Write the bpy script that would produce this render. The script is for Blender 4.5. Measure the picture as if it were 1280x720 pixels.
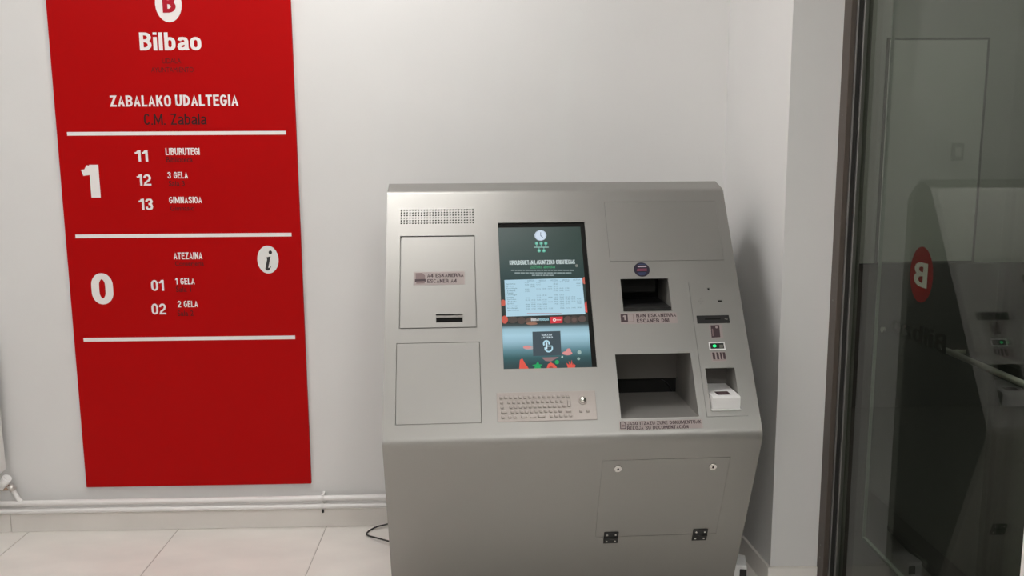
import bpy, bmesh, math, random
from mathutils import Vector, Matrix
random.seed(7)
for o in list(bpy.data.objects): bpy.data.objects.remove(o)
scene = bpy.context.scene
C = scene.collection
rad = math.radians

# ------------------------------------------------------------------ camera
F, PITCH, YAW, ROLL, CAMH = 1100.0, rad(8.79), rad(1.62), rad(-0.348), 1.51
CAM = Vector((0, 0, CAMH))
def cam_dir(x, y):
    x, y = x - 640.0, -(y - 360.0)
    c, s = math.cos(ROLL), math.sin(ROLL)
    x, y = c*x - s*y, s*x + c*y
    d = Vector((x, F, y))
    d = Matrix.Rotation(-PITCH, 3, 'X') @ d
    return Matrix.Rotation(-YAW, 3, 'Z') @ d
c0 = cam_dir(640, 360)
right = (cam_dir(641, 360) - c0).normalized()
up = (cam_dir(640, 359) - c0).normalized()
fwd = c0.normalized()
cd = bpy.data.cameras.new('camera'); cd.sensor_width = 36; cd.lens = 36*F/1280
cd.clip_start = 0.05
cam = bpy.data.objects.new('camera', cd); C.objects.link(cam)
M = Matrix((right, up, -fwd)).transposed().to_4x4(); M.translation = CAM
cam.matrix_world = M
scene.camera = cam
# ------------------------------------------------------------------ world, exposure, lamp strengths
w = bpy.data.worlds.new('world'); scene.world = w; w.use_nodes = True
w.node_tree.nodes['Background'].inputs[0].default_value = (0.5, 0.52, 0.55, 1)
w.node_tree.nodes['Background'].inputs[1].default_value = 0.03
vs = scene.view_settings
vs.view_transform = 'Standard'; vs.look = 'None'; vs.gamma = 1; vs.use_curve_mapping = False
vs.exposure = 0.0
LAMP = [  # ceiling panels: x, y, radiance
    (-0.45, 2.60, 19.5), (-1.95, 2.0, 15.5), (0.72, -0.3, 33.0), (-0.9, -1.7, 27.0), (2.3, 3.6, 7.0)]  # last panel is an unseen extra that lifts the space behind the glass
LAMPCOL = (1.0, 0.985, 0.965)

# ------------------------------------------------------------------ pixel -> point
def at_y(px, py, y):
    d = cam_dir(px, py); return CAM + d*(y/d.y)
def at_z(px, py, z):
    d = cam_dir(px, py); return CAM + d*((z-CAMH)/d.z)
def at_x(px, py, x):
    d = cam_dir(px, py); return CAM + d*(x/d.x)

# ------------------------------------------------------------------ materials
def srgb(r, g, b):
    f = lambda c: (c/255/12.92 if c/255 <= 0.04045 else ((c/255+0.055)/1.055)**2.4)
    return (f(r), f(g), f(b), 1)
def mat(name, col, rough=0.5, metal=0.0, noise=0.0, nscale=8.0, bump=0.0, bscale=60.0, spec=0.5, emit=0.0, coat=0.0, stretch=None, rvar=0.0):
    m = bpy.data.materials.new(name); m.use_nodes = True
    nt = m.node_tree; b = nt.nodes['Principled BSDF']
    b.inputs['Base Color'].default_value = col
    b.inputs['Roughness'].default_value = rough
    b.inputs['Metallic'].default_value = metal
    b.inputs['Specular IOR Level'].default_value = spec
    b.inputs['Coat Weight'].default_value = coat
    if emit:
        b.inputs['Emission Color'].default_value = col; b.inputs['Emission Strength'].default_value = emit
    tc = nt.nodes.new('ShaderNodeTexCoord'); src = tc.outputs['Object']
    if stretch:
        mp = nt.nodes.new('ShaderNodeMapping'); mp.inputs['Scale'].default_value = stretch
        nt.links.new(src, mp.inputs['Vector']); src = mp.outputs['Vector']
    if noise or rvar:
        n = nt.nodes.new('ShaderNodeTexNoise'); n.inputs['Scale'].default_value = nscale; n.inputs['Detail'].default_value = 6
        nt.links.new(src, n.inputs['Vector'])
        if noise:
            r = nt.nodes.new('ShaderNodeMapRange'); r.inputs[1].default_value = 0.3; r.inputs[2].default_value = 0.7
            r.inputs[3].default_value = 1-noise; r.inputs[4].default_value = 1+noise
            nt.links.new(n.outputs['Fac'], r.inputs[0])
            mx = nt.nodes.new('ShaderNodeVectorMath'); mx.operation = 'SCALE'
            mx.inputs[0].default_value = col[:3]; nt.links.new(r.outputs[0], mx.inputs['Scale'])
            nt.links.new(mx.outputs[0], b.inputs['Base Color'])
        if rvar:
            r2 = nt.nodes.new('ShaderNodeMapRange'); r2.inputs[1].default_value = 0.3; r2.inputs[2].default_value = 0.7
            r2.inputs[3].default_value = rough-rvar; r2.inputs[4].default_value = rough+rvar
            nt.links.new(n.outputs['Fac'], r2.inputs[0]); nt.links.new(r2.outputs[0], b.inputs['Roughness'])
    if bump:
        n2 = nt.nodes.new('ShaderNodeTexNoise'); n2.inputs['Scale'].default_value = bscale; n2.inputs['Detail'].default_value = 4
        nt.links.new(src, n2.inputs['Vector'])
        bp = nt.nodes.new('ShaderNodeBump'); bp.inputs['Strength'].default_value = bump; bp.inputs['Distance'].default_value = 0.002
        nt.links.new(n2.outputs['Fac'], bp.inputs['Height']); nt.links.new(bp.outputs[0], b.inputs['Normal'])
    return m
def glass_mat(name, tint, ior=1.5, rough=0.0):
    m = bpy.data.materials.new(name); m.use_nodes = True
    nt = m.node_tree; nt.nodes.clear()
    out = nt.nodes.new('ShaderNodeOutputMaterial'); mx = nt.nodes.new('ShaderNodeMixShader')
    t = nt.nodes.new('ShaderNodeBsdfTransparent'); t.inputs[0].default_value = tint
    g = nt.nodes.new('ShaderNodeBsdfGlossy'); g.inputs['Roughness'].default_value = rough
    fr = nt.nodes.new('ShaderNodeFresnel'); geo = nt.nodes.new('ShaderNodeNewGeometry')
    mr = nt.nodes.new('ShaderNodeMapRange'); mr.inputs[3].default_value = ior; mr.inputs[4].default_value = 1/ior
    nt.links.new(geo.outputs['Backfacing'], mr.inputs[0]); nt.links.new(mr.outputs[0], fr.inputs['IOR'])
    nt.links.new(fr.outputs[0], mx.inputs[0]); nt.links.new(t.outputs[0], mx.inputs[1]); nt.links.new(g.outputs[0], mx.inputs[2])
    nt.links.new(mx.outputs[0], out.inputs[0])
    return m
def vcol_emit(name, strength):
    m = bpy.data.materials.new(name); m.use_nodes = True
    nt = m.node_tree; b = nt.nodes['Principled BSDF']
    a = nt.nodes.new('ShaderNodeAttribute'); a.attribute_name = 'Col'
    b.inputs['Base Color'].default_value = (0.01, 0.01, 0.01, 1); b.inputs['Roughness'].default_value = 0.12
    nt.links.new(a.outputs['Color'], b.inputs['Emission Color']); b.inputs['Emission Strength'].default_value = strength
    return m
MT = dict(
    wall=mat('wall_paint', (0.745, 0.738, 0.728, 1), 0.65, noise=0.012, nscale=3, bump=0.08, bscale=220, spec=0.3),
    ceil=mat('ceiling_paint', (0.82, 0.81, 0.79, 1), 0.8),
    tile=mat('floor_tile', (0.80, 0.765, 0.72, 1), 0.34, noise=0.06, nscale=3.2, bump=0.03, bscale=90, rvar=0.06, stretch=(1, 2.2, 1)),
    grout=mat('grout', (0.46, 0.42, 0.385, 1), 0.85),
    skirt=mat('skirting_tile', (0.86, 0.825, 0.785, 1), 0.4, noise=0.03, nscale=5),
    skirt_edge=mat('skirting_edge', (0.80, 0.77, 0.72, 1), 0.4),
    pipe=mat('pipe_enamel', (0.84, 0.825, 0.81, 1), 0.3, bump=0.015, bscale=40),
    clip=mat('clip_plastic', (0.78, 0.77, 0.75, 1), 0.4),
    red=mat('sign_red', srgb(177, 1, 3), 0.42, noise=0.015, nscale=2.0, spec=0.12),
    red2=mat('sign_logo_red', srgb(176, 12, 38), 0.4, spec=0.3),
    white=mat('vinyl_white', (0.86, 0.82, 0.80, 1), 0.5, spec=0.3),
    maroon=mat('vinyl_maroon', srgb(84, 7, 9), 0.5, spec=0.3),
    dark_vinyl=mat('vinyl_dark', srgb(56, 5, 7), 0.5, spec=0.3),
    black=mat('black_plastic', (0.012, 0.012, 0.012, 1), 0.45),
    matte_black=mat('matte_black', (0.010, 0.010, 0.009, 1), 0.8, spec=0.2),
    metal=mat('satin_steel', (0.375, 0.368, 0.349, 1), 0.475, metal=0.96, noise=0.012, nscale=3, bump=0.012, bscale=160, rvar=0.03, stretch=(6, 6, 0.5)),
    metal_in=mat('recess_shade_steel', (0.33, 0.318, 0.298, 1), 0.5, metal=0.5, noise=0.015, nscale=4),  # dimmer copy of the cabinet steel, recess shade in its colour
    metal_dk=mat('recess_deep_shade_steel', (0.13, 0.122, 0.112, 1), 0.55, metal=0.5),  # deeper shade of baffle and recess back painted into the steel
    kb=mat('keyboard_steel', (0.37, 0.335, 0.31, 1), 0.40, metal=0.9, noise=0.02, nscale=30, stretch=(0.2, 4, 4)),
    chrome=mat('chrome', (0.80, 0.79, 0.77, 1), 0.12, metal=1.0),
    lock=mat('lock_steel', (0.78, 0.76, 0.73, 1), 0.25, metal=0.9),
    sticker=mat('sticker_pink', srgb(166, 154, 151), 0.5, noise=0.01, nscale=20),
    ink=mat('sticker_ink', srgb(66, 48, 54), 0.5),
    ink_soft=mat('sticker_ink_soft', srgb(128, 108, 108), 0.5),
    wplastic=mat('white_plastic', (0.86, 0.855, 0.845, 1), 0.35),
    navy=mat('sticker_navy', srgb(38, 34, 52), 0.35),
    navy_red=mat('sticker_red', srgb(150, 70, 92), 0.4),
    navy_white=mat('sticker_white', srgb(205, 190, 200), 0.4),
    navy_blue=mat('sticker_blue', srgb(62, 82, 128), 0.4),
    frame=mat('frame_bronze', (0.105, 0.085, 0.072, 1), 0.42, metal=0.35, noise=0.05, nscale=20, stretch=(8, 8, 0.6)),
    frame2=mat('frame_dark', (0.035, 0.034, 0.031, 1), 0.45, metal=0.4),
    frame3=mat('frame_grey', (0.22, 0.215, 0.205, 1), 0.45, metal=0.5),
    glass=glass_mat('tinted_glass', (0.72, 0.745, 0.70, 1), 1.44),
    glass_clear=glass_mat('door_glass', (0.93, 0.95, 0.93, 1)),
    glass_edge=mat('polished_glass_edge', (0.55, 0.62, 0.58, 1), 0.2),
    logo_red=mat('logo_red', srgb(160, 36, 40), 0.5),
    logo_white=mat('logo_white', (0.75, 0.74, 0.72, 1), 0.5),
    logo_grey=mat('logo_grey', (0.012, 0.011, 0.010, 1), 0.6),
    steel=mat('brushed_steel', (0.62, 0.61, 0.58, 1), 0.3, metal=1.0),
    vest_wall=mat('vestibule_paint', (0.62, 0.62, 0.59, 1), 0.7, noise=0.02, nscale=2),
    vest_dark=mat('vestibule_dado', (0.035, 0.035, 0.032, 1), 0.6),
    mat_dark=mat('vestibule_dark_floor', (0.05, 0.048, 0.044, 1), 0.95, noise=0.2, nscale=60, bump=0.3, bscale=300),  # floor behind the glass, coloured dark to keep that space dim
    board=mat('notice_board', (0.86, 0.86, 0.83, 1), 0.6),
    brass=mat('valve_brass', (0.36, 0.25, 0.19, 1), 0.4, metal=0.7),
    nickel=mat('valve_nickel', (0.66, 0.63, 0.60, 1), 0.3, metal=0.7),
    cable=mat('cable_rubber', (0.016, 0.013, 0.012, 1), 0.5),
    led=mat('green_led', (0.02, 0.85, 0.22, 1), 0.3, emit=1.3),
    led_off=mat('reader_sensor', (0.16, 0.155, 0.14, 1), 0.3),
    info=mat('info_disc', (0.80, 0.80, 0.77, 1), 0.5),
    i_black=mat('info_black', (0.02, 0.02, 0.02, 1), 0.5),
    screen=vcol_emit('display_image', 1.0),
    diff=mat('lamp_diffuser', (0.9, 0.9, 0.9, 1), 0.5),
)

# ------------------------------------------------------------------ object helpers
WM = {}   # world matrices by object
def link(o, parent=None, Mw=None):
    Mw = Mw.copy() if Mw is not None else Matrix()      # meshes are in world space unless a frame is given
    C.objects.link(o); WM[o.name] = Mw
    if parent:
        o.parent = parent; o.matrix_local = WM[parent.name].inverted() @ Mw
    else:
        o.matrix_world = Mw
    return o
def mesh_obj(name, verts, faces, material, parent=None, Mw=None, smooth=False):
    me = bpy.data.meshes.new(name); me.from_pydata([tuple(v) for v in verts], [], faces); me.update()
    mats = material if isinstance(material, list) else [material]
    for m in mats: me.materials.append(MT[m] if isinstance(m, str) else m)
    if smooth:
        for p in me.polygons: p.use_smooth = True
    return link(bpy.data.objects.new(name, me), parent, Mw)
def bm_obj(name, bm, material, parent=None, Mw=None, smooth=False, recalc=True):
    if recalc: bmesh.ops.recalc_face_normals(bm, faces=bm.faces)
    me = bpy.data.meshes.new(name); bm.to_mesh(me); bm.free()
    mats = material if isinstance(material, list) else [material]
    for m in mats: me.materials.append(MT[m] if isinstance(m, str) else m)
    if smooth:
        for p in me.polygons: p.use_smooth = True
    return link(bpy.data.objects.new(name, me), parent, Mw)
def empty(name, Mw=None):
    o = bpy.data.objects.new(name, None); o.empty_display_size = 0.1
    return link(o, None, Mw)
def tag(o, label, cat=None, group=None, kind=None):
    if label: o['label'] = label
    if cat: o['category'] = cat
    if group: o['group'] = group
    if kind: o['kind'] = kind
    return o
def add_box(bm, x0, x1, y0, y1, z0, z1, bev=0.0, seg=1, T=None, mi=0):
    r = bmesh.ops.create_cube(bm, size=1)
    vs_ = r['verts']
    for v in vs_:
        v.co = Vector((x0+(v.co.x+.5)*(x1-x0), y0+(v.co.y+.5)*(y1-y0), z0+(v.co.z+.5)*(z1-z0)))
    fs = {f for v in vs_ for f in v.link_faces}
    for f in fs: f.material_index = mi
    if bev:
        es = {e for v in vs_ for e in v.link_edges}
        rb = bmesh.ops.bevel(bm, geom=list(es), offset=bev, segments=seg, affect='EDGES', profile=0.5)
        vs_ = list({v for f in rb['faces'] for v in f.verts} | {v for v in vs_ if v.is_valid})
        for f in rb['faces']: f.material_index = mi
    if T is not None:
        bmesh.ops.transform(bm, matrix=T, verts=vs_)
    return vs_
def box_obj(name, x0, x1, y0, y1, z0, z1, material, parent=None, Mw=None, bev=0.0, seg=1):
    bm = bmesh.new(); add_box(bm, x0, x1, y0, y1, z0, z1, bev, seg)
    return bm_obj(name, bm, material, parent, Mw)
def add_cyl(bm, p, axis, r0, r1, l, n=24, mi=0, caps=True):
    axis = Vector(axis).normalized()
    T = Matrix.Translation(Vector(p) + axis*l/2) @ axis.to_track_quat('Z', 'Y').to_matrix().to_4x4()
    r = bmesh.ops.create_cone(bm, cap_ends=caps, segments=n, radius1=r0, radius2=r1, depth=l, matrix=T)
    for v in r['verts']:
        for f in v.link_faces: f.material_index = mi; f.smooth = len(f.verts) == 4
    return r['verts']
def tube(bm, pts, r, n=10):
    pts = [Vector(p) for p in pts]; rings = []
    for i, p in enumerate(pts):
        t = (pts[min(i+1, len(pts)-1)] - pts[max(i-1, 0)]).normalized()
        q = t.to_track_quat('Z', 'Y')
        rings.append([bm.verts.new(p + q @ Vector((r*math.cos(2*math.pi*k/n), r*math.sin(2*math.pi*k/n), 0))) for k in range(n)])
    for a, b in zip(rings, rings[1:]):
        # align start index
        best = min(range(n), key=lambda s: sum((a[k].co-b[(k+s) % n].co).length for k in range(n)))
        b[:] = b[best:] + b[:best]
        for k in range(n):
            f = bm.faces.new((a[k], a[(k+1) % n], b[(k+1) % n], b[k])); f.smooth = True
    bm.faces.new(rings[0][::-1]); bm.faces.new(rings[-1])
def catmull(pts, n=8):
    pts = [Vector(p) for p in pts]; P = [2*pts[0]-pts[1]] + pts + [2*pts[-1]-pts[-2]]; out = []
    for i in range(1, len(P)-2):
        for k in range(n):
            t = k/n; a, b, c, d = P[i-1:i+3]
            out.append(0.5*((2*b)+(c-a)*t+(2*a-5*b+4*c-d)*t*t+(3*b-a-3*c+d)*t**3))
    return out + [pts[-1]]
def copy_obj(o, parent, Mw):
    c = o.copy(); C.objects.link(c); WM[c.name] = Mw.copy(); c.parent = parent
    if parent: c.matrix_parent_inverse = Matrix(); c.matrix_local = WM[parent.name].inverted() @ Mw
    else: c.matrix_world = Mw
    return c

# --- a condensed grotesque drawn with strokes (cap height 1); glyph = width, list of centre lines
def stroke_glyph(ch, t):
    h = t/2; w = {'I': t, 'l': t, 'i': t, '.': t, '1': .34, 'M': .70, 'E': .44, 'L': .42, 'T': .48, 'J': .44, ' ': .26, '\u00cd': t}.get(ch, .36+.9*t if not ch.islower() else .33+.9*t)
    L, R, B, T = h, w-h, h, 1-h; m = w/2
    def bow(x0, y0, y1, x1, n=7):      # bowl to the right from (x0,y0) to (x0,y1)
        r = min(abs(y1-y0)/2, (x1-x0)*.95); s = 1 if y1 > y0 else -1; ry = min(r*1.15, abs(y1-y0)/2)
        a = [(x1-r+r*math.sin(q), y0+s*(ry-ry*math.cos(q))) for q in [math.pi/2*k/n for k in range(n+1)]]
        b = [(x1-r+r*math.cos(q), y1-s*(ry-ry*math.sin(q))) for q in [math.pi/2*k/n for k in range(n+1)]]
        return [(x0, y0)] + a + b + [(x0, y1)]
    def ell(x0, x1, y0, y1, a0, a1, n=24, sq=.30):   # rounded upright loop
        rx = (x1-x0)/2; ry = min((y1-y0)/2, max(sq, rx*1.05)); out = []
        for k in range(n+1):
            q = rad(a0+(a1-a0)*k/n); c, s_ = math.cos(q), math.sin(q)
            cy = (y1-ry) if s_ > 1e-9 else (y0+ry) if s_ < -1e-9 else None
            if cy is None:
                out.append(((x0+x1)/2+rx*c, (y0+y1)/2)); continue
            out.append(((x0+x1)/2+rx*c, cy+ry*s_))
        return out
    X = .74 if ch.islower() else 1
    xt = X-h
    g = {
     'A': [[(h*.85, 0), (m, 1.0+h), (w-h*.85, 0)], [(w*.22, .30), (w*.78, .30)]],
     'B': [[(L, 0), (L, 1)], bow(L, T, .53, R-.01), bow(L, .53, B, R)],
     'C': [ell(L, R, B, T, 28, 332)],
     'D': [[(L, 0), (L, 1)], bow(L, T, B, R)],
     'E': [[(w, T), (L, T), (L, B), (w, B)], [(L, .53), (w*.92, .53)]],
     'G': [ell(L, R, B, T, 28, 300) + [(R, .30), (R, .47), (m, .47)]],
     'I': [[(L, 0), (L, 1)]], 'L': [[(L, 1), (L, B), (w, B)]],
     'J': [[(R, 1), (R, .30)] + ell(L, R, B, T, 360, 190)[1:]],
     'K': [[(L, 0), (L, 1)], [(w-h*1.1, 1), (L+h*.6, .40)], [(L+h*1.6, .58), (w-h, 0)]],
     'M': [[(L, 0), (L, 1)], [(w-h, 0), (w-h, 1)], [(L, 1), (m, .16), (w-h, 1)]],
     'N': [[(L, 0), (L, 1)], [(R, 0), (R, 1)], [(L, 1-h*.4), (R, h*.4)]],
     'O': [ell(L, R, B, T, 0, 360, 36)], '0': [ell(L, R, B, T, 0, 360, 36)],
     'R': [[(L, 0), (L, 1)], bow(L, T, .49, R-.01), [(m, .47), (R, .36), (R+h*.2, 0)]],
     'S': [[(R, .70), (R-.01, .80), (R-.06, .90), (m, T), (L+.06, .90), (L, .79), (L+.01, .68), (L+.08, .59), (m, .52), (R-.08, .43), (R-.01, .34), (R, .23), (R-.05, .11), (m, B), (L+.05, .11), (L, .22), (L, .31)]],
     'T': [[(0, T), (w, T)], [(m, 0), (m, 1)]],
     'U': [[(L, 1), (L, .34)] + ell(L, R, B, T, 180, 360)[1:] + [(R, 1)]],
     'Z': [[(w*.04, T), (R-h*.2, T), (L+h*.2, B), (w*.97, B)]],
     '1': [[(w-h, 0), (w-h, 1)], [(0, .755), (w*.35, .78), (w-h*1.6, .955)]],
     '2': [ell(L, R, .42, T, 180, 0)[:] + [(R-.01, .60), (R-.05, .50), (L+.06, .26), (L+.01, B), (w, B)]],
     '3': [[(L, .72), (L+.02, .84), (m-.08, T-.01), (m, T), (R-.06, .91), (R, .76), (R-.05, .61), (m-.03, .53)], [(m-.03, .53), (R-.04, .46), (R, .28), (R-.05, .12), (m, B), (m-.08, B+.01), (L+.02, .15), (L, .29)]],
     '4': [[(R-h*.9, 0), (R-h*.9, 1)], [(R-h*.8, T+h*.4), (L*.8, .26), (w, .26)]],
     '5': [[(R, T), (L+.03, T), (L, .52), (m, .60), (R, .45), (R, .22), (m, B), (L, .20)]],
     '.': [[(h, 0), (h, t)]],
     'l': [[(L, 0), (L, 1)]], 'i': [[(L, 0), (L, X)], [(L, 1-t*.82), (L, 1)]],
     'b': [[(L, 0), (L, 1)], ell(L, R, B, xt, 0, 360, 30, .2)],
     'o': [ell(L, R, B, xt, 0, 360, 30, .2)],
     'a': [[(L+.01, X-.2), (L+.06, X-.09), (m, xt), (R-.05, X-.10), (R, X-.22), (R, .12), (R+h*.5, 0)], [(R, .40), (m, .38), (L+.03, .31), (L, .2), (L+.04, .09), (m-.02, B), (R-.05, .12), (R, .22)]],
     'e': [[(L, .38), (R, .38)] + ell(L, R, B, xt, 10, 320, 24, .2)],
     'k': [[(L, 0), (L, 1)], [(w-h, X), (L+h*.5, .28)], [(L+h*1.6, .42), (w-h*.8, 0)]],
     'n': [[(L, 0), (L, X)], [(L, .5), (m, xt), (R, .52), (R, 0)]],
     'd': [[(R, 0), (R, 1)], ell(L, R, B, xt, 0, 360, 30, .2)],
     'u': [[(R, 0), (R, X)], [(L, X), (L, .22), (m, B), (R, .24)]],
     ' ': [], ':': [[(h, .1), (h, .1+t)], [(h, .5), (h, .5+t)]],
    }
    g['\u00c1'] = g['A'] + [[(m-.03, 1.10), (m+.10, 1.24)]]; g['\u00d3'] = g['O'] + [[(m-.03, 1.10), (m+.10, 1.24)]]
    return w, g.get(ch), X
def ribbon(pts, t):
    P = [Vector(p) for p in pts]; closed = (P[0]-P[-1]).length < 1e-6
    if closed: P = P[:-1]
    P = [p for i, p in enumerate(P) if i == 0 or (p-P[i-1]).length > 1e-5]
    n = len(P); lft, rgt = [], []
    for i in range(n):
        a = P[i]-P[i-1] if (i > 0 or closed) else None; b = P[(i+1) % n]-P[i] if (i < n-1 or closed) else None
        da = a.normalized() if a else b.normalized(); db = b.normalized() if b else da
        na, nb_ = Vector((-da.y, da.x)), Vector((-db.y, db.x)); q = na+nb_
        q = q.normalized() if q.length > 1e-6 else na
        k = t/2/max(.30, q.dot(na)); lft.append(P[i]+q*k); rgt.append(P[i]-q*k)
    V_ = []; F_ = []
    for i in range(n if closed else n-1):
        j = (i+1) % n; o_ = len(V_); V_ += [rgt[i], rgt[j], lft[j], lft[i]]; F_.append([o_, o_+1, o_+2, o_+3])
    return V_, F_
def stroke_text(s, t, track=.075):
    x = 0; VV, FF = [], []
    for ch in s:
        w_, lines, X = stroke_glyph(ch, t)
        acc = ch in '\u00c1\u00d3'
        for k, ln in enumerate(lines or []):
            v_, f_ = ribbon(ln, t*(.7 if acc and k == len(lines)-1 else 1)); o_ = len(VV); top_ = 1.4 if (acc and k == len(lines)-1) else 1
            VV += [Vector((x+p.x, min(max(p.y, 0), top_), k*6e-5+(q_//4 % 2)*2e-5)) for q_, p in enumerate(v_)]; FF += [[o_+q for q in f] for f in f_]
        x += w_+track
    return VV, FF
# --- text outlines -> flat polygons, normalised to their bounding box
_tc = {}
def text_geo(s, bold=0.0, shear=0.0, spacing=1.0):
    key = (s, bold, shear, spacing)
    if key in _tc: return _tc[key]
    if bold >= .05:                       # stroke lettering, bold = stroke width
        vs_, fs = stroke_text(s, bold); x0 = min(v.x for v in vs_); x1 = max(v.x for v in vs_)
        yt = 1.0
        _tc[key] = ([((v.x-x0)/(x1-x0), v.y/yt, v.z) for v in vs_], fs); return _tc[key]
    cu = bpy.data.curves.new('lettering_outline', 'FONT'); cu.body = s; cu.offset = bold; cu.shear = shear
    cu.space_character = spacing; cu.resolution_u = 4
    o = bpy.data.objects.new('lettering_outline', cu); C.objects.link(o)
    dg = bpy.context.evaluated_depsgraph_get(); dg.update()
    me = bpy.data.meshes.new_from_object(o.evaluated_get(dg))
    vs_ = [Vector((v.co.x, v.co.y)) for v in me.vertices]; fs = [list(p.vertices) for p in me.polygons]
    bpy.data.objects.remove(o); bpy.data.curves.remove(cu); bpy.data.meshes.remove(me)
    x0 = min(v.x for v in vs_); x1 = max(v.x for v in vs_); y0 = min(v.y for v in vs_); y1 = max(v.y for v in vs_)
    _tc[key] = ([((v.x-x0)/(x1-x0), (v.y-y0)/(y1-y0), 0) for v in vs_], fs)
    return _tc[key]

# ================================================================== the setting
DW = 3.44                    # back wall plane
CEIL = 3.05
GX = 1.18                    # plane of the tinted glass screen
XL, YB, XR, YF = -3.4, -2.6, 3.3, 5.0
def struct(o, label=None):
    o['kind'] = 'structure'
    if label: o['label'] = label
    return o
floor = struct(box_obj('floor', XL, XR, YB, YF, -0.06, -0.0022, 'grout'), 'pale grey-beige floor of large square tiles')
tj = -0.668; tw = 0.6; gap = 0.0016
bm = bmesh.new(); add_box(bm, -tw/2+gap, tw/2-gap, -tw/2+gap, tw/2-gap, -0.010, 0, bev=0.0008)
tile0 = None
nx0 = math.floor((XL - tj)/tw); ny_top = 2.86
for i in range(nx0, math.ceil((XR - tj)/tw)):
    for j in range(-10, 5):
        xc = tj + (i+.5)*tw; yc = ny_top + (j+.5)*tw
        if xc-tw/2 > GX or xc < XL+.2 or yc < YB+.2 or yc > YF-.1: continue
        if yc-tw/2 > DW and xc+tw/2 < 0.95: continue
        T = Matrix.Translation((xc, yc, 0))
        if tile0 is None:
            tile0 = bm_obj('floor_tile', bm, 'tile', floor, T)
        else: copy_obj(tile0, floor, T)
struct(box_obj('floor_vestibule', 1.205, XR, YB, YF, -0.002, 0.004, 'mat_dark'), 'dark slab added to darken the floor beyond the glass screen')
wall_back = struct(box_obj('wall_back', XL-.1, 0.945, DW, DW+.12, 0, CEIL, 'wall'), 'plain white painted wall behind sign and kiosk')
# pier at the right: its inner side runs towards the viewer, its face is parallel to the back wall
PA, PB, PC = (0.930, DW+.02), (0.977, 2.86), (1.205, 2.852)
def prism(name, poly, z0, z1, m, parent=None, bev=0):
    n = len(poly)
    v = [(x, y, z0) for x, y in poly] + [(x, y, z1) for x, y in poly]
    f = [list(range(n))[::-1], list(range(n, 2*n))] + [[i, (i+1) % n, n+(i+1) % n, n+i] for i in range(n)]
    bm = bmesh.new(); vv = [bm.verts.new(p) for p in v]
    for q in f: bm.faces.new([vv[k] for k in q])
    return bm_obj(name, bm, m, parent)
wall_right = struct(prism('wall_right', [PA, PB, PC, (1.205, YF), (0.93, YF)], 0, CEIL, 'wall'), 'white painted wall pier between kiosk and dark glass screen')
struct(box_obj('ceiling', XL-.1, XR+.1, YB-.1, YF+.1, CEIL, CEIL+.1, 'ceil'), 'white ceiling over the hall')
struct(box_obj('wall_left', XL-.1, XL, YB, DW, 0, CEIL, 'wall'), 'white wall at the left side of the hall')
struct(box_obj('wall_rear', XL-.1, XR+.1, YB-.1, YB, 0, CEIL, 'wall'), 'white wall behind the viewer')
# beyond the glass
struct(box_obj('wall_vestibule_side', XR, XR+.1, YB, YF, 0, CEIL, 'vest_wall'), 'dim wall at the far side of the vestibule')
wf = struct(box_obj('wall_vestibule_end', 1.205, XR, YF, YF+.1, 0, CEIL, 'vest_wall'), 'dim end wall seen through the dark glass')
pz = at_y(1150, 329.5, YF-.03).z
box_obj('dado_panel', 1.205, XR, YF-.03, YF, 0, pz, 'vest_dark', wf, bev=0.003)
a = at_y(1113, 50, YF-.02); b = at_y(1215, 329, YF-.02)
TN = Matrix.Translation(((a.x+b.x)/2, YF-.015, b.z+.001)); nb = empty('notice_board', TN)
bw, bh = (b.x-a.x)/2, a.z-b.z
box_obj('panel', -bw, bw, 0.002, .015, 0.012, bh, 'board', nb, TN)
bm = bmesh.new()
for q in ((-bw-.012, -bw, 0, bh+.012), (bw, bw+.012, 0, bh+.012), (-bw, bw, 0, .012), (-bw, bw, bh, bh+.012)):
    add_box(bm, q[0], q[1], -.004, .015, q[2], q[3], bev=0.002)
bm_obj('frame', bm, 'frame3', nb, TN)
tag(nb, 'pale tall board on dim wall seen through dark glass', 'board')
a = at_y(1197, 190, YF-.02)
TS = Matrix.Translation((a.x, YF-.021, a.z)); sw = empty('light_switch', TS)
box_obj('plate', -.035, .035, -.006, .004, -.05, .05, 'vest_wall', sw, TS, bev=.003)
box_obj('rocker', -.016, .016, -.010, -.004, -.026, .026, 'board', sw, TS, bev=.002)
tag(sw, 'small rocker switch on pale board beyond the glass', 'switch')

# --- skirting
def skirt_piece(name, p, q, parent, th=0.010, hz=0.075, out=1):
    p, q = Vector((p[0], p[1], 0)), Vector((q[0], q[1], 0)); d = (q-p); L = d.length; d.normalize()
    T = Matrix.Translation(p) @ Matrix.Rotation(math.atan2(d.y, d.x), 4, 'Z')
    bm = bmesh.new(); add_box(bm, 0.0012, L-0.0012, -th*out if out > 0 else 0, 0 if out > 0 else th, 0, hz-.004, bev=0.0006)
    o = bm_obj(name, bm, 'skirt', parent, T)
    bm = bmesh.new(); add_box(bm, 0.0012, L-0.0012, -(th+.001), 0, hz-.004, hz+.001, bev=0.0012)
    bm_obj('edge_strip', bm, 'skirt_edge', o, T)
    return o
bb = struct(empty('baseboard_back'), 'low tiled skirting along the back wall under the pipes')
xs = [XL, -1.936, -0.10, 0.93]
for x0, x1 in zip(xs, xs[1:]): skirt_piece('skirting_tile', (x0, DW), (x1, DW), bb)
br = struct(empty('baseboard_right'), 'low tiled skirting with pale top edge around the white pier')
skirt_piece('skirting_tile', (0.931, DW-.012), (PB[0], PB[1]-.010), br)
skirt_piece('skirting_tile', (PB[0]-.010, PB[1]), (1.139, PB[1]-.005), br)

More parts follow.
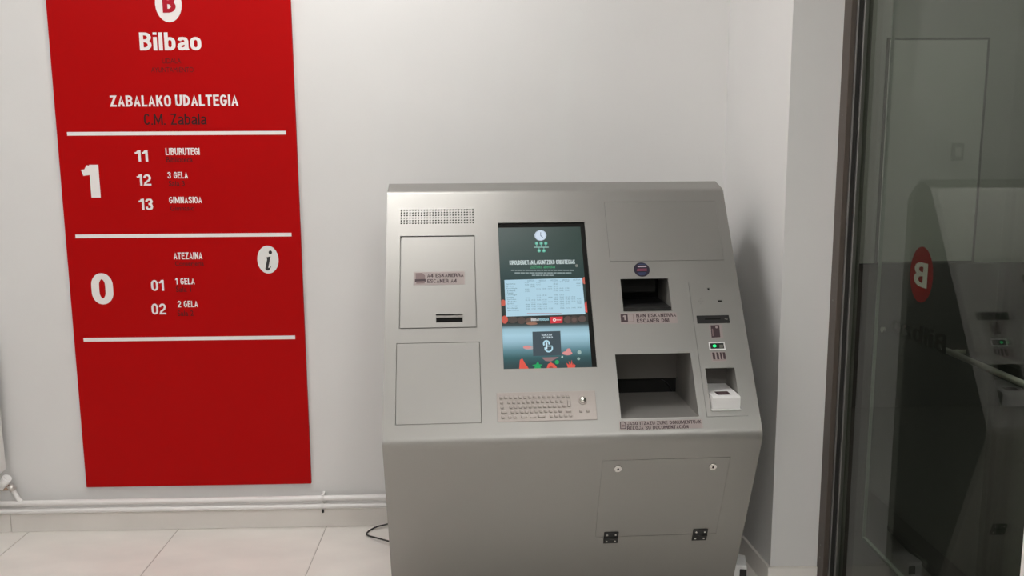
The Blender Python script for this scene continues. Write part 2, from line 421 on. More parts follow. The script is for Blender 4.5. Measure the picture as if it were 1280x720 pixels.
# --- tinted glass screen (in the plane x = GX, running towards the viewer)
w1 = struct(empty('window_1', Matrix.Translation((GX, 2.85, 0))), 'dark tinted floor-to-ceiling glass screen in a bronze frame')
fy = 2.856
bm = bmesh.new(); add_box(bm, 1.139, 1.1565, 2.800, fy, 0, CEIL, bev=0.0015); bm_obj('frame_post', bm, 'frame', w1)
bm = bmesh.new(); add_box(bm, 1.1565, 1.161, 2.792, fy, 0, CEIL, bev=0.001); bm_obj('frame_bead', bm, 'frame3', w1)
bm = bmesh.new(); add_box(bm, 1.161, 1.1765, 2.800, fy, 0, CEIL, bev=0.001); bm_obj('frame_groove', bm, 'frame2', w1)
bm = bmesh.new(); add_box(bm, 1.1765, 1.2035, 2.790, 2.850, 0, CEIL, bev=0.0015); bm_obj('frame_stop', bm, 'frame3', w1)
for zz in (0.12, 0.165, 1.02, 1.09, 1.62, 2.2):
    bm = bmesh.new(); add_cyl(bm, (1.139+.0005, 2.83, zz), (-1, 0, 0), .0035, .003, .0015, 10); bm_obj('screw', bm, 'frame3', w1)
box_obj('glass_pane', GX, GX+.010, -1.40, 2.7902, 0.03, CEIL-.04, 'glass', w1)
box_obj('bottom_rail', GX-.02, GX+.03, -1.40, 2.789, 0, 0.03, 'frame2', w1, bev=.002)
box_obj('top_rail', GX-.02, GX+.03, -1.40, 2.789, CEIL-.04, CEIL, 'frame2', w1, bev=.002)
box_obj('end_post', GX-.02, GX+.03, -1.46, -1.40, 0, CEIL, 'frame', w1, bev=.002)
struct(box_obj('wall_screen', GX-.04, GX+.06, YB, -1.46, 0, CEIL, 'wall'), 'white wall past the end of the glass screen')
# reversed logo on the outer face of the glass
lx = GX+.0115
ML = Matrix(((0, 0, 1, lx), (1, 0, 0, 0), (0, 1, 0, 0), (0, 0, 0, 1)))     # local x -> world y, local y -> world z
def gpt(px, py): p = at_x(px, py, lx); return p.y, p.z
def disc_verts(cx, cy, rx, ry, n=40): return [(cx+rx*math.cos(2*math.pi*k/n), cy+ry*math.sin(2*math.pi*k/n)) for k in range(n)]
y0, _ = gpt(1137.5, 344); y1, _ = gpt(1166.5, 344); zc = gpt(1152, 308)[1], gpt(1152, 379)[1]
v = [(x, y, 0) for x, y in disc_verts((y0+y1)/2, sum(zc)/2, abs(y0-y1)/2, abs(zc[0]-zc[1])/2)]
lg = mesh_obj('logo_disc', v, [list(range(40))[::-1]], 'logo_red', w1, ML)
def glass_text(name, s, q, m, parent, dz=0.0, bold=0.02):
    tv, tf = text_geo(s, bold)
    ya, za = gpt(q[0], q[1]); yb, zb = gpt(q[2], q[3]); 
    cy = (ya+yb)/2; x0, x1 = min(ya, yb), max(ya, yb)
    vv = [(x0+(x1-x0)*t[0], zb+(za-zb)*t[1], dz-t[2]) for t in tv]
    return mesh_obj(name, vv, tf, m, parent, ML)
glass_text('logo_letter', 'B', (1144, 326, 1158.5, 361), 'logo_white', lg, -.0006, 0.17)
yl, zt = gpt(1115, 396); yr, zb = gpt(1182, 441)
ya0, za0 = gpt(1115, 392.5); _, zlow = gpt(1115, 414)
tv, tf = text_geo('Bilbao', 0.165)
mesh_obj('logo_lettering', [(yr+(yl-yr)*t[0], zlow+(za0-zlow)*t[1], t[2]) for t in tv], tf, 'logo_grey', w1, ML)

# --- clear glass door leaf standing open behind the tinted screen
dp = at_z(1078, 672, 0.015)
dX, dY = dp.x, dp.y
d1 = struct(empty('door_1', Matrix.Translation((dX, dY, 0))), 'clear glass door leaf with polished edges behind the tinted screen')
box_obj('glass_leaf', dX, dX+.010, dY-1.05, dY-.004, 0.02, 2.55, 'glass_clear', d1)
box_obj('polished_edge', dX-.001, dX+.011, dY-.004, dY, 0.012, 2.55, 'glass_edge', d1)
box_obj('polished_edge', dX-.001, dX+.011, dY-1.05, dY-.004, 0.012, 0.0202, 'glass_edge', d1)
pa = at_x(1180, 437, dX-.05); pb = at_x(1295, 492, dX-.05)
bm = bmesh.new(); tube(bm, [(dX-.05, pa.y, pa.z), (dX-.05, pb.y-.15, pa.z)], .009, 12)
pull = bm_obj('pull_bar', bm, 'steel', d1)
for yy in (pa.y-.03, pb.y-.1):
    bm = bmesh.new(); add_cyl(bm, (dX-.05, yy, pa.z), (1, 0, 0), .006, .006, .05, 12); bm_obj('bracket', bm, 'steel', pull)
pf = at_x(1104, 412, dX-.004)
bm = bmesh.new(); add_cyl(bm, (dX+.0, pf.y-.004, pf.z), (-1, 0, 0), .012, .010, .012, 16); bm_obj('fixing_knob', bm, 'chrome', d1)

# --- ceiling lamps (out of frame): square LED panels
lamp_words = ['between red sign and kiosk', 'left of the red sign', 'near the glass screen', 'at the rear of the hall', 'added unseen to brighten the dim vestibule behind the glass']
for (x, y, L), wd in zip(LAMP, lamp_words):
    T = Matrix.Translation((x, y, CEIL-.012))
    e = empty('ceiling_light', T)
    bm = bmesh.new()
    for q in ((-.31, -.295, -.31, .31), (.295, .31, -.31, .31), (-.295, .295, -.31, -.295), (-.295, .295, .295, .31)):
        add_box(bm, q[0], q[1], q[2], q[3], 0, .012)
    bm_obj('frame', bm, 'wplastic', e, T)
    m = mat('lamp_light', (LAMPCOL[0], LAMPCOL[1], LAMPCOL[2], 1), 0.5, emit=L)
    box_obj('diffuser', -.295, .295, -.295, .295, 0.002, .012, m, e, T)
    tag(e, 'square white LED ceiling panel ' + wd, 'lamp', 'square ceiling panels')

# ================================================================== red directory sign
SY = DW - 0.012                       # face of the sign
bl, brr, tl = at_y(108, 609, SY), at_y(389, 605, SY), at_y(57, 0, SY)
sx0, sx1, sz0 = bl.x, brr.x, (bl.z+brr.z)/2; sz1 = 2.36
MS = Matrix(((1, 0, 0, (sx0+sx1)/2), (0, 0, -1, SY), (0, 1, 0, sz0), (0, 0, 0, 1)))   # local: x right, y up, z towards viewer
sign = empty('directory_sign', MS)
tag(sign, 'tall red wall sign with white lettering beside the steel kiosk', 'sign')
def S(px, py): p = at_y(px, py, SY); return p.x-(sx0+sx1)/2, p.z-sz0
bm = bmesh.new(); add_box(bm, sx0-(sx0+sx1)/2, sx1-(sx0+sx1)/2, 0, sz1-sz0, -.0118, 0, bev=.0012)
bm_obj('panel', bm, 'red', sign, MS)
def rect_on(fn, q):
    x0, y0, x1, y1 = q; cx, cy = (x0+x1)/2, (y0+y1)/2
    return fn(x0, cy)[0], fn(x1, cy)[0], fn(cx, y1)[1], fn(cx, y0)[1]
def flat_text(s, q, m, fn, parent, Mw, dz=.0006, bold=.02, shear=0, spacing=1.0, name='lettering', label=None):
    u0, u1, v0, v1 = rect_on(fn, q); tv, tf = text_geo(s, bold, shear, spacing)
    o = mesh_obj(name, [(u0+(u1-u0)*t[0], v0+(v1-v0)*t[1], dz+t[2]) for t in tv], tf, m, parent, Mw)
    if label: o['label'] = label
    return o
def flat_disc(name, cx, cy, rx, ry, m, fn, parent, Mw, dz=.0004, n=48, th=0.0):
    u0, u1, v0, v1 = rect_on(fn, (cx-rx, cy-ry, cx+rx, cy+ry))
    pv = disc_verts((u0+u1)/2, (v0+v1)/2, (u1-u0)/2, (v1-v0)/2, n)
    vv = [(x, y, dz) for x, y in pv] + [(x, y, dz-.0004-th) for x, y in pv]
    ff = [list(range(n)), list(range(n, 2*n))[::-1]] + [[i, n+i, n+(i+1) % n, (i+1) % n] for i in range(n)]
    return mesh_obj(name, vv, ff, m, parent, Mw)
def flat_bar(name, pl, pr, h, m, fn, parent, Mw, dz=.0006):
    a, b = fn(*pl), fn(*pr); s = fn(pl[0], pl[1]-h)[1]-a[1]
    v = (a[1]+b[1])/2
    return box_obj(name, a[0], b[0], v-s/2, v+s/2, 0, dz, m, parent, Mw)
dd = flat_disc('logo_disc', 210.5, 4.5, 16.6, 23.3, 'white', S, sign, MS)
flat_text('B', (203, -9, 219.5, 16), 'red2', S, dd, MS, .0009, .2, name='logo_letter')
flat_text('Bilbao', (174.5, 40.5, 251.5, 63), 'white', S, sign, MS, bold=.165)
flat_text('UDALA', (203, 73, 226.5, 79.5), 'maroon', S, sign, MS, bold=.0)
flat_text('AYUNTAMIENTO', (189, 84, 242, 90.5), 'maroon', S, sign, MS, bold=.0)
flat_text('ZABALAKO', (137, 119.3, 213.8, 133.3), 'white', S, sign, MS, bold=.165); flat_text('UDALTEGIA', (219, 118.5, 298, 132.5), 'white', S, sign, MS, bold=.165)
flat_text('C.M. Zabala', (180, 142, 258.5, 156), 'dark_vinyl', S, sign, MS, bold=.13)
for pl, pr in (((84, 167.3), (357.5, 166)), ((94.5, 295.3), (364.5, 293.5)), ((104.5, 425), (369, 421.5))):
    flat_bar('divider_line', pl, pr, 4.6, 'white', S, sign, MS)
for s, q, m, bo in (
    ('1', (102.5, 206, 124.5, 247), 'white', .19), ('0', (114.5, 341.5, 141.5, 380.5), 'white', .19),
    ('11', (168.5, 188, 185, 202), 'white', .15), ('12', (171, 218, 189, 232), 'white', .15), ('13', (173.5, 248.5, 191.5, 262.5), 'white', .15),
    ('01', (189, 350, 205, 363.5), 'white', .15), ('02', (189.5, 379.5, 207.5, 393), 'white', .15),
    ('LIBURUTEGI', (207, 185, 249.5, 193.7), 'white', .155), ('3 GELA', (209.5, 215, 235, 223), 'white', .155),
    ('GIMNASIOA', (211.5, 246, 252.5, 254), 'white', .155), ('ATEZAINA', (217, 315.5, 253, 324), 'white', .155),
    ('1 GELA', (219, 347.5, 243.5, 355.5), 'white', .155), ('2 GELA', (222, 376, 247.5, 384), 'white', .155),
    ('Biblioteca', (208, 196, 241, 203), 'maroon', .012), ('Sala 3', (211, 226, 231, 232.5), 'maroon', .012),
    ('Gimnasio', (213, 257, 243, 263.5), 'maroon', .012), ('Conserjer\u00eda', (219, 326.5, 255, 334), 'maroon', .012),
    ('Sala 1', (220, 358, 239, 365), 'maroon', .012), ('Sala 2', (222, 388, 242, 395), 'maroon', .012)):
    flat_text(s, q, m, S, sign, MS, bold=bo)
info = flat_disc('info_disc', 335, 324.5, 13.3, 17.4, 'info', S, sign, MS)
# italic serif i
u0, u1, v0, v1 = rect_on(S, (328.5, 313, 342, 338)); ish = [(.38, .66), (.74, .70), (.48, .12), (.62, .14), (.70, .22), (.74, .18), (.56, .0), (.30, .0), (.20, .07), (.42, .58), (.34, .60)]
iv = [(u0+(u1-u0)*x, v0+(v1-v0)*y, .0009) for x, y in ish]
bm = bmesh.new(); bm.faces.new([bm.verts.new(p) for p in iv][::-1])
for k in range(1):
    vv = [bm.verts.new((u0+(u1-u0)*(.74+.16*math.cos(t)), v0+(v1-v0)*(.90+.095*math.sin(t)), .0009)) for t in [2*math.pi*j/20 for j in range(20)]]
    bm.faces.new(vv)
bm_obj('info_letter', bm, 'i_black', info, MS, recalc=False)

# ================================================================== heating pipes, valve, radiator
PY = DW - 0.038
xk_end = 0.90
for py, nm, lab in ((626.2, 'upper', 'upper of two white heating pipes running low along the wall'), (636.0, 'lower', 'lower of two white heating pipes running low along the wall')):
    p = at_y(200, py, PY)
    bm = bmesh.new(); tube(bm, [(-3.30, PY, p.z), (-1.0, PY, p.z), (xk_end, PY, p.z)], .0112 if nm == 'upper' else .0105, 16)
    o = bm_obj('heating_pipe', bm, 'pipe'); tag(o, lab, 'pipe', 'heating pipes along the back wall')
zu, zl = at_y(200, 626.2, PY).z, at_y(200, 636.0, PY).z
p = at_y(403.5, 628, PY)
cl = empty('pipe_clip', Matrix.Translation((p.x, DW, zl)))
for zz in (zu, zl):
    bm = bmesh.new(); r = bmesh.ops.create_cone(bm, cap_ends=False, segments=20, radius1=.0135, radius2=.0135, depth=.012)
    r2 = bmesh.ops.create_cone(bm, cap_ends=False, segments=20, radius1=.0112, radius2=.0112, depth=.012)
    bmesh.ops.transform(bm, matrix=Matrix.Translation((p.x, PY, zz)) @ Matrix.Rotation(math.pi/2, 4, 'Y'), verts=bm.verts)
    bmesh.ops.bridge_loops(bm, edges=[e for e in bm.edges if e.is_boundary and abs(e.verts[0].co.x-p.x-.006) < 1e-4 and abs(e.verts[1].co.x-p.x-.006) < 1e-4])
    bm_obj('ring', bm, 'clip', cl)
box_obj('back_plate', p.x-.005, p.x+.005, PY+.012, DW, zl-.012, zu+.014, 'clip', cl)
bm = bmesh.new(); add_cyl(bm, (p.x, PY-.004, zl-.026), (0, 0, 1), .005, .005, .016, 10); bm_obj('clamp_screw', bm, 'black', cl)
bm = bmesh.new(); add_cyl(bm, (p.x, PY-.002, zu+.010), (0, 0, 1), .005, .005, .008, 10); bm_obj('clamp_cap', bm, 'clip', cl)
tag(cl, 'small white double clip holding both pipes to the wall', 'clip')
# valve
def W(px, py, y=PY): return at_y(px, py, y)
vv_ = empty('radiator_valve', Matrix.Translation(W(25, 627)))
bm = bmesh.new(); tube(bm, catmull([W(27, 627), W(23, 623.5), W(19, 617), W(14.5, 610.5), W(11.5, 608)], 5), .0085, 12); bm_obj('elbow_pipe', bm, 'pipe', vv_)
a, b = W(17.5, 613), W(12, 606.5); bm = bmesh.new(); add_cyl(bm, a, b-a, .0145, .0145, (b-a).length, 6); bm_obj('union_nut', bm, 'nickel', vv_)
a, b = W(14, 609.5), W(-8, 610.5); bm = bmesh.new(); add_cyl(bm, a, b-a, .011, .011, (b-a).length, 16); bm_obj('valve_body', bm, 'brass', vv_)
a, b = W(1.5, 609), W(9.0, 597.5, PY-.012); bm = bmesh.new()
add_cyl(bm, a, b-a, .017, .0175, (b-a).length, 18); 
bm_obj('valve_cap', bm, 'wplastic', vv_)
bm = bmesh.new(); add_cyl(bm, b-(b-a)*.15, b-a, .0125, .011, .012, 18); bm_obj('cap_top', bm, 'wplastic', vv_)
tag(vv_, 'white capped radiator valve joined to the upper pipe', 'valve')
rx1 = at_y(1.0, 575, DW-.07).x; zr = at_y(0, 592, DW-.07).z
rd = empty('radiator', Matrix.Translation((rx1-.3, DW-.07, zr)))
bm = bmesh.new(); add_box(bm, -.037, .037, -.045, .045, 0, .58, bev=.010, seg=2)
s0 = None
for k in range(6):
    T = Matrix.Translation((rx1-.038-k*.08, DW-.075, zr))
    if s0 is None: s0 = bm_obj('radiator_section', bm, 'pipe', rd, T)
    else: copy_obj(s0, rd, T)
for zz in (.06, .52):
    bm = bmesh.new(); add_cyl(bm, (rx1-.47, DW-.075, zr+zz), (1, 0, 0), .018, .018, .465, 16); bm_obj('header_tube', bm, 'pipe', rd)
for xx in (.1, .36):
    bm = bmesh.new(); add_box(bm, rx1-xx-.01, rx1-xx+.01, DW-.03, DW, zr+.50, zr+.54); bm_obj('wall_bracket', bm, 'pipe', rd)
tag(rd, 'white sectional radiator at the very left edge', 'radiator')

# ================================================================== the kiosk
KA = rad(2.1); KW = 1.15; KX0, KY0 = 0.3515, 2.95
RK = Matrix.Rotation(KA, 4, 'Z')
MK = RK @ Matrix.Translation((KX0, KY0, 0)); MKi = MK.inverted()
APY, APZ = 2.519-KY0, 0.655                     # fold line
TPY, TPZ = 2.996-KY0, 1.371                     # where the sloping face ends at the top
du = Vector((0, TPY-APY, TPZ-APZ)); LU = du.length; du.normalize()
dl = Vector((0, -0.370, 0.929)).normalized()
X3 = Vector((1, 0, 0))
def frame_of(O, V):
    N = X3.cross(V); m = Matrix((X3, V, N)).transposed().to_4x4(); m.translation = O; return m
MU = frame_of(Vector((0, APY, APZ)), du); MLo = frame_of(Vector((0, APY, APZ)), dl)
MUw, MLw = MK @ MU, MK @ MLo
def on_plane(Mw, px, py):
    inv = Mw.inverted(); o = inv @ CAM; d = inv.to_3x3() @ cam_dir(px, py); t = -o.z/d.z
    return o.x+d.x*t, o.y+d.y*t
UP = lambda px, py: on_plane(MUw, px, py)
LO = lambda px, py: on_plane(MLw, px, py)
def quad_rect(fn, tl, tr, br_, bl_):
    a, b, c, d = fn(*tl), fn(*tr), fn(*br_), fn(*bl_)
    return ((a[0]+d[0])/2, (b[0]+c[0])/2, (c[1]+d[1])/2, (a[1]+b[1])/2)      # u0,u1,v0,v1
H = {}
H['a4'] = quad_rect(UP, (499.5, 295.5), (593, 294), (596.5, 409.5), (499.5, 411.5))
H['blank'] = quad_rect(UP, (495.5, 429.5), (600, 427), (602, 528.5), (494, 532))
H['screen'] = quad_rect(UP, (624, 279), (731, 277), (746, 459), (628, 461.5))
H['kb'] = None
H['topright'] = quad_rect(UP, (755.3, 253.8), (894, 250.5), (905, 325), (762.4, 327.5))
H['dni'] = quad_rect(UP, (775.5, 349), (835, 347.8), (840, 388.5), (779.5, 390))
H['tray'] = quad_rect(UP, (769, 443.2), (863.3, 441.2), (873.5, 521), (776.4, 523.3))
H['module'] = quad_rect(UP, (861, 353.5), (911, 352), (932.5, 520), (883, 521.5))
H['speaker'] = quad_rect(UP, (499.9, 261.6), (592.8, 260.2), (593.2, 279.6), (499.9, 281.2))
H['lower'] = quad_rect(LO, (753, 574.8), (914.8, 572), (893.5, 667.5), (744, 671.5))
del H['kb']
kiosk = empty('document_kiosk', MK)
tag(kiosk, 'large sloping brushed steel self-service kiosk with screen and metal keyboard', 'kiosk')

# ---- body: folded sheet with cut-outs, closed sides and back
def arc(c, r, a0, a1, n): return [(c[0]+r*math.cos(a0+(a1-a0)*k/n), c[1]+r*math.sin(a0+(a1-a0)*k/n)) for k in range(n+1)]
Rf = 0.040; Rt = 0.026
# fold arc (tangent to both planes)
nu = Vector((0, -du.z, du.y)); nl = Vector((0, -dl.z, dl.y))          # outward normals
half = math.acos(max(-1, min(1, nu.dot(nl))))/2
bis = (nu+nl).normalized()
cf = Vector((0, APY, APZ)) - bis*(Rf/math.cos(half))
tl_f = Rf*math.tan(half)
fold = []
NF = 10
a_u, a_l = math.atan2(nu.z, nu.y), math.atan2(nl.z, nl.y)
if a_l < 0: a_l += 2*math.pi
for k in range(NF+1):
    t = a_l+(a_u-a_l)*k/NF; fold.append((cf.y+Rf*math.cos(t), cf.z+Rf*math.sin(t)))
ct = Vector((0, TPY, TPZ)) - nu*Rt
top = []
a0 = math.atan2(nu.z, nu.y)
NT = 12
for k in range(NT+1):
    t = a0+(rad(105)-a0)*k/NT; top.append((ct.y+Rt*math.cos(t), ct.z+Rt*math.sin(t)))
ZB = 0.06
tb = (APZ-ZB)/dl.z
bot = (APY-dl.y*tb, ZB)
ytop_back = 3.090-KY0; yback = 3.335-KY0; zch = 1.20
vlo_end = -tb
profile = [bot] + fold + top + [(ytop_back, top[-1][1]+(ytop_back-top[-1][0])*math.tan(rad(15))), (yback, zch), (yback, ZB)]
us_edges = sorted({-KW/2, KW/2} | {x for n_, h_ in H.items() for x in h_[:2]})
bm = bmesh.new()
cache = {}
def V3(p):
    k = (round(p[0], 6), round(p[1], 6), round(p[2], 6))
    if k not in cache: cache[k] = bm.verts.new(p)
    return cache[k]
def strip(p, q, smooth=False):
    for x0, x1 in zip(us_edges, us_edges[1:]):
        f = bm.faces.new((V3((x0, *p)), V3((x1, *p)), V3((x1, *q)), V3((x0, *q)))); f.smooth = smooth
def grid(Mloc, vlist, holes):
    for v0, v1 in zip(vlist, vlist[1:]):
        for x0, x1 in zip(us_edges, us_edges[1:]):
            cu_, cv_ = (x0+x1)/2, (v0+v1)/2
            if any(h_[0] < cu_ < h_[1] and h_[2] < cv_ < h_[3] for h_ in holes): continue
            bm.faces.new([V3(Mloc @ Vector((a_, b_, 0))) for a_, b_ in ((x0, v0), (x1, v0), (x1, v1), (x0, v1))])
uph = [H[k] for k in H if k != 'lower']
vl_u = sorted({tl_f, LU} | {y for h_ in uph for y in h_[2:]})
vl_l = sorted({vlo_end, -tl_f} | set(H['lower'][2:]))
grid(MLo, vl_l, [H['lower']]); grid(MU, vl_u, uph)
for p_, q_ in zip(fold, fold[1:]): strip(p_, q_, True)
for p_, q_ in zip(top, top[1:]): strip(p_, q_, True)
strip(top[-1], profile[-3]); strip(profile[-3], profile[-2]); strip(profile[-2], profile[-1]); strip(profile[-1], bot)
for sx in (-KW/2, KW/2):
    pass
def pan(Mloc, h_, d):   # shallow tray behind a cut-out
    c = [(h_[0], h_[2]), (h_[1], h_[2]), (h_[1], h_[3]), (h_[0], h_[3])]
    o_ = [V3(Mloc @ Vector((x, y, 0))) for x, y in c]; i_ = [bm.verts.new(Mloc @ Vector((x, y, -d))) for x, y in c]
    for k in range(4): bm.faces.new((o_[k], o_[(k+1) % 4], i_[(k+1) % 4], i_[k]))
    bm.faces.new(i_)
for k in ('a4', 'blank', 'topright'): pan(MU, H[k], .012)
pan(MLo, H['lower'], .012); pan(MU, H['speaker'], .02); pan(MU, H['screen'], .014)
bmesh.ops.remove_doubles(bm, verts=bm.verts, dist=1e-5)
for sx in (-KW/2, KW/2): bm.faces.new([bm.verts.new((sx, *p_)) for p_ in profile])      # side panels, own vertices for a crisp edge
body = bm_obj('body', bm, 'metal', kiosk, MK)
box_obj('plinth', -KW/2+.04, KW/2-.04, bot[0]+.06, yback-.02, 0, ZB, 'frame2', kiosk, MK)

def MUat(u, v, n=0): return MUw @ Matrix.Translation((u, v, n))
def MLat(u, v, n=0): return MLw @ Matrix.Translation((u, v, n))
def plate(name, h_, gaps, m, Mat, parent, th=.003, n=0.0, bev=.0006):
    """flush plate in the cut-out h_; gaps = left, right, bottom, top"""
    u0, u1, v0, v1 = h_[0]+gaps[0], h_[1]-gaps[1], h_[2]+gaps[2], h_[3]-gaps[3]
    cu_, cv_ = (u0+u1)/2, (v0+v1)/2
    return box_obj(name, u0-cu_, u1-cu_, v0-cv_, v1-cv_, -th, 0, m, parent, Mat(cu_, cv_, n), bev=bev), (u0, u1, v0, v1)
# ---- doors and panels
# A4 scanner door with a real finger slot
h_ = H['a4']; g = (.0042, .0022, .0030, .0042)
u0, u1, v0, v1 = h_[0]+g[0], h_[1]-g[1], h_[2]+g[2], h_[3]-g[3]
fs = quad_rect(UP, (545, 393), (578.3, 392), (578.6, 402.3), (545.2, 403.8))
def holed_plate(name, R, holes, th, m, parent, Mw, n=0.0):
    bm = bmesh.new(); cc = {}
    def P(x, y, z):
        k = (round(x, 6), round(y, 6), z)
        if k not in cc: cc[k] = bm.verts.new((x, y, z))
        return cc[k]
    xs_ = sorted({R[0], R[1]} | {q for h in holes for q in h[:2]}); ys_ = sorted({R[2], R[3]} | {q for h in holes for q in h[2:]})
    for x0, x1 in zip(xs_, xs_[1:]):
        for y0, y1 in zip(ys_, ys_[1:]):
            if any(h[0] < (x0+x1)/2 < h[1] and h[2] < (y0+y1)/2 < h[3] for h in holes): continue
            bm.faces.new((P(x0, y0, n), P(x1, y0, n), P(x1, y1, n), P(x0, y1, n)))
            bm.faces.new((P(x0, y1, n-th), P(x1, y1, n-th), P(x1, y0, n-th), P(x0, y0, n-th)))
    for e in [e for e in bm.edges if e.is_boundary and abs(e.verts[0].co.z-n) < 1e-7 and abs(e.verts[1].co.z-n) < 1e-7]:
        a_, b_ = e.verts; 
        bm.faces.new((a_, b_, P(b_.co.x, b_.co.y, n-th), P(a_.co.x, a_.co.y, n-th)))
    return bm_obj(name, bm, m, parent, Mw)
a4 = holed_plate('scanner_door', (u0, u1, v0, v1), [fs], .004, 'metal', kiosk, MUw)
a4['label'] = 'hinged door of the A4 scanner'
box_obj('finger_slot', fs[0]-.002, fs[1]+.002, fs[2]-.002, fs[3]+.002, -.0105, -.0095, 'matte_black', a4, MUw)
bm = bmesh.new(); add_box(bm, fs[0], fs[1], fs[3]-.010, fs[3]-.002, -.009, -.0045); bm_obj('latch', bm, 'metal_in', a4, MUw)
o, _ = plate('blank_panel', H['blank'], (.0013,)*4, 'metal', MUat, kiosk)
o, _ = plate('service_panel', H['topright'], (.0007, .0002, .0010, .0003), 'metal', MUat, kiosk)
# lower service door
ldoor, LR = plate('service_door', H['lower'], (.0004, .0002, .0007, .0024), 'metal', MLat, kiosk)
ldoor['label'] = 'locked service door with two black hinges'
for px, py in ((772.5, 585.5), (891.0, 583.0)):
    u, v = LO(px, py); T = MLat(u, v, 0)
    bm = bmesh.new(); add_cyl(bm, (0, 0, 0), (0, 0, 1), .0125, .0115, .004, 24); lk = bm_obj('cam_lock', bm, 'lock', ldoor, T)
    # sub-level limit reached: keyhole is part of the lock mesh through a second material
    me = lk.data; me.materials.append(MT['black'])
    bm = bmesh.new(); bm.from_mesh(me); add_box(bm, -.0012, .0012, -.005, .004, .0038, .0046, mi=1); add_cyl(bm, (0, .0, .0036), (0, 0, 1), .0032, .0032, .0012, 12, mi=1)
    add_box(bm, -.0115, -.006, -.003, .003, .0036, .0050, T=Matrix.Rotation(.8, 4, 'Z'), mi=0); bm.to_mesh(me); bm.free()
for q in ((754.7, 665.0, 772.6, 678.3), (865.7, 661.3, 883.7, 674.6)):
    u0_, u1_, v0_, v1_ = rect_on(LO, q); cu_, cv_ = (u0_+u1_)/2, (v0_+v1_)/2; T = MLat(cu_, cv_, 0); hw, hh = (u1_-u0_)/2, (v1_-v0_)/2
    bm = bmesh.new()
    add_box(bm, -hw, hw, .0015, hh, 0.0002, .004, bev=.0008); add_box(bm, -hw, hw, -hh, -.0015, 0.0002, .004, bev=.0008)
    add_cyl(bm, (-hw*.96, 0, .004), (1, 0, 0), .0042, .0042, 2*hw*.96, 14)
    hg = bm_obj('hinge', bm, 'black', kiosk, T)
    for a_ in (-1, 1):
        for b_ in (-1, 1):
            bm = bmesh.new(); add_cyl(bm, (a_*hw*.58, b_*hh*.58, .004), (0, 0, 1), .0036, .003, .0012, 12); bm_obj('screw', bm, 'lock', hg, T)
# ---- speaker grille: perforated plate
h_ = H['speaker']; nc, nr = 26, 6
bm = bmesh.new(); cw, ch = (h_[1]-h_[0])/nc, (h_[3]-h_[2])/nr; rr = min(cw, ch)*.31; cc = {}
def P2(x, y, z=0.0):
    k = (round(x, 6), round(y, 6), z)
    if k not in cc: cc[k] = bm.verts.new((x, y, z))
    return cc[k]
for i in range(nc):
    for j in range(nr):
        x, y = h_[0]+(i+.5)*cw, h_[2]+(j+.5)*ch
        sq = [P2(x+a_*cw/2, y+b_*ch/2) for a_, b_ in ((-1, -1), (0, -1), (1, -1), (1, 0), (1, 1), (0, 1), (-1, 1), (-1, 0))]
        ang_ = [-135, -90, -45, 0, 45, 90, 135, 180]
        oc = [bm.verts.new((x+rr*math.cos(rad(t)), y+rr*math.sin(rad(t)), 0)) for t in ang_]
        od = [bm.verts.new((x+rr*math.cos(rad(t)), y+rr*math.sin(rad(t)), -.003)) for t in ang_]
        for k in range(8):
            bm.faces.new((sq[k], sq[(k+1) % 8], oc[(k+1) % 8], oc[k])); bm.faces.new((oc[k], oc[(k+1) % 8], od[(k+1) % 8], od[k]))
sp = bm_obj('speaker_grille', bm, 'metal', kiosk, MUw)
sp['label'] = 'perforated loudspeaker grille'
box_obj('speaker_cone', h_[0]+.002, h_[1]-.002, h_[2]+.002, h_[3]-.002, -.016, -.008, 'matte_black', sp, MUw)

# ---- screen
h_ = H['screen']
box_bz = holed_plate('screen', (h_[0]+.0004, h_[1]-.0004, h_[2]+.0004, h_[3]-.0004), [], .008, 'matte_black', kiosk, MUw, -.0045)
box_bz['label'] = 'portrait touch screen with black bezel'
du0, du1, dv0, dv1 = h_[0]+.0006, h_[1]-.0150, h_[2]+.0006, h_[3]-.0165
GV, GF, GC = [], [], []
def to_uv(px, py): return UP(px, py)
lay = [0]
def poly(pts, col, uv=False):
    """add a flat polygon of the display picture (pixels or panel coordinates)"""
    lay[0] += 1; z = -.0040+lay[0]*2.0e-6; n0 = len(GV)
    for p in pts:
        q = p if uv else to_uv(*p)
        GV.append((min(max(q[0], du0), du1), min(max(q[1], dv0), dv1), z)); GC.append(col)
    GF.append(list(range(n0, n0+len(pts))))
def rectp(x0, y0, x1, y1, col, lean=.055):
    xl0 = x0; poly([(x0+(y1-y0)*0, y1), (x1+(y1-y0)*0, y1), (x1, y0), (x0, y0)], col)
def textp(s, q, col, bold=.02):
    lay[0] += 1; z = -.0040+lay[0]*2.0e-6; n0 = len(GV)
    u0_, u1_, v0_, v1_ = rect_on(UP, q); tv, tf = text_geo(s, bold)
    for t in tv: GV.append((u0_+(u1_-u0_)*t[0], v0_+(v1_-v0_)*t[1], z)); GC.append(col)
    for f in tf: GF.append([n0+k for k in f])
def discp(cx, cy, rx, ry, col, n=24): poly([(cx+rx*math.cos(2*math.pi*k/n), cy-ry*math.sin(2*math.pi*k/n)) for k in range(n)], col)
def ringp(cx, cy, r0, r1, col, a0=0, a1=360, n=24):
    for k in range(n):
        t0, t1 = rad(a0+(a1-a0)*k/n), rad(a0+(a1-a0)*(k+1)/n)
        poly([(cx+r0*math.cos(t0), cy-r0*math.sin(t0)), (cx+r1*math.cos(t0), cy-r1*math.sin(t0)), (cx+r1*math.cos(t1), cy-r1*math.sin(t1)), (cx+r0*math.cos(t1), cy-r0*math.sin(t1))], col); lay[0] -= 1
    lay[0] += 1
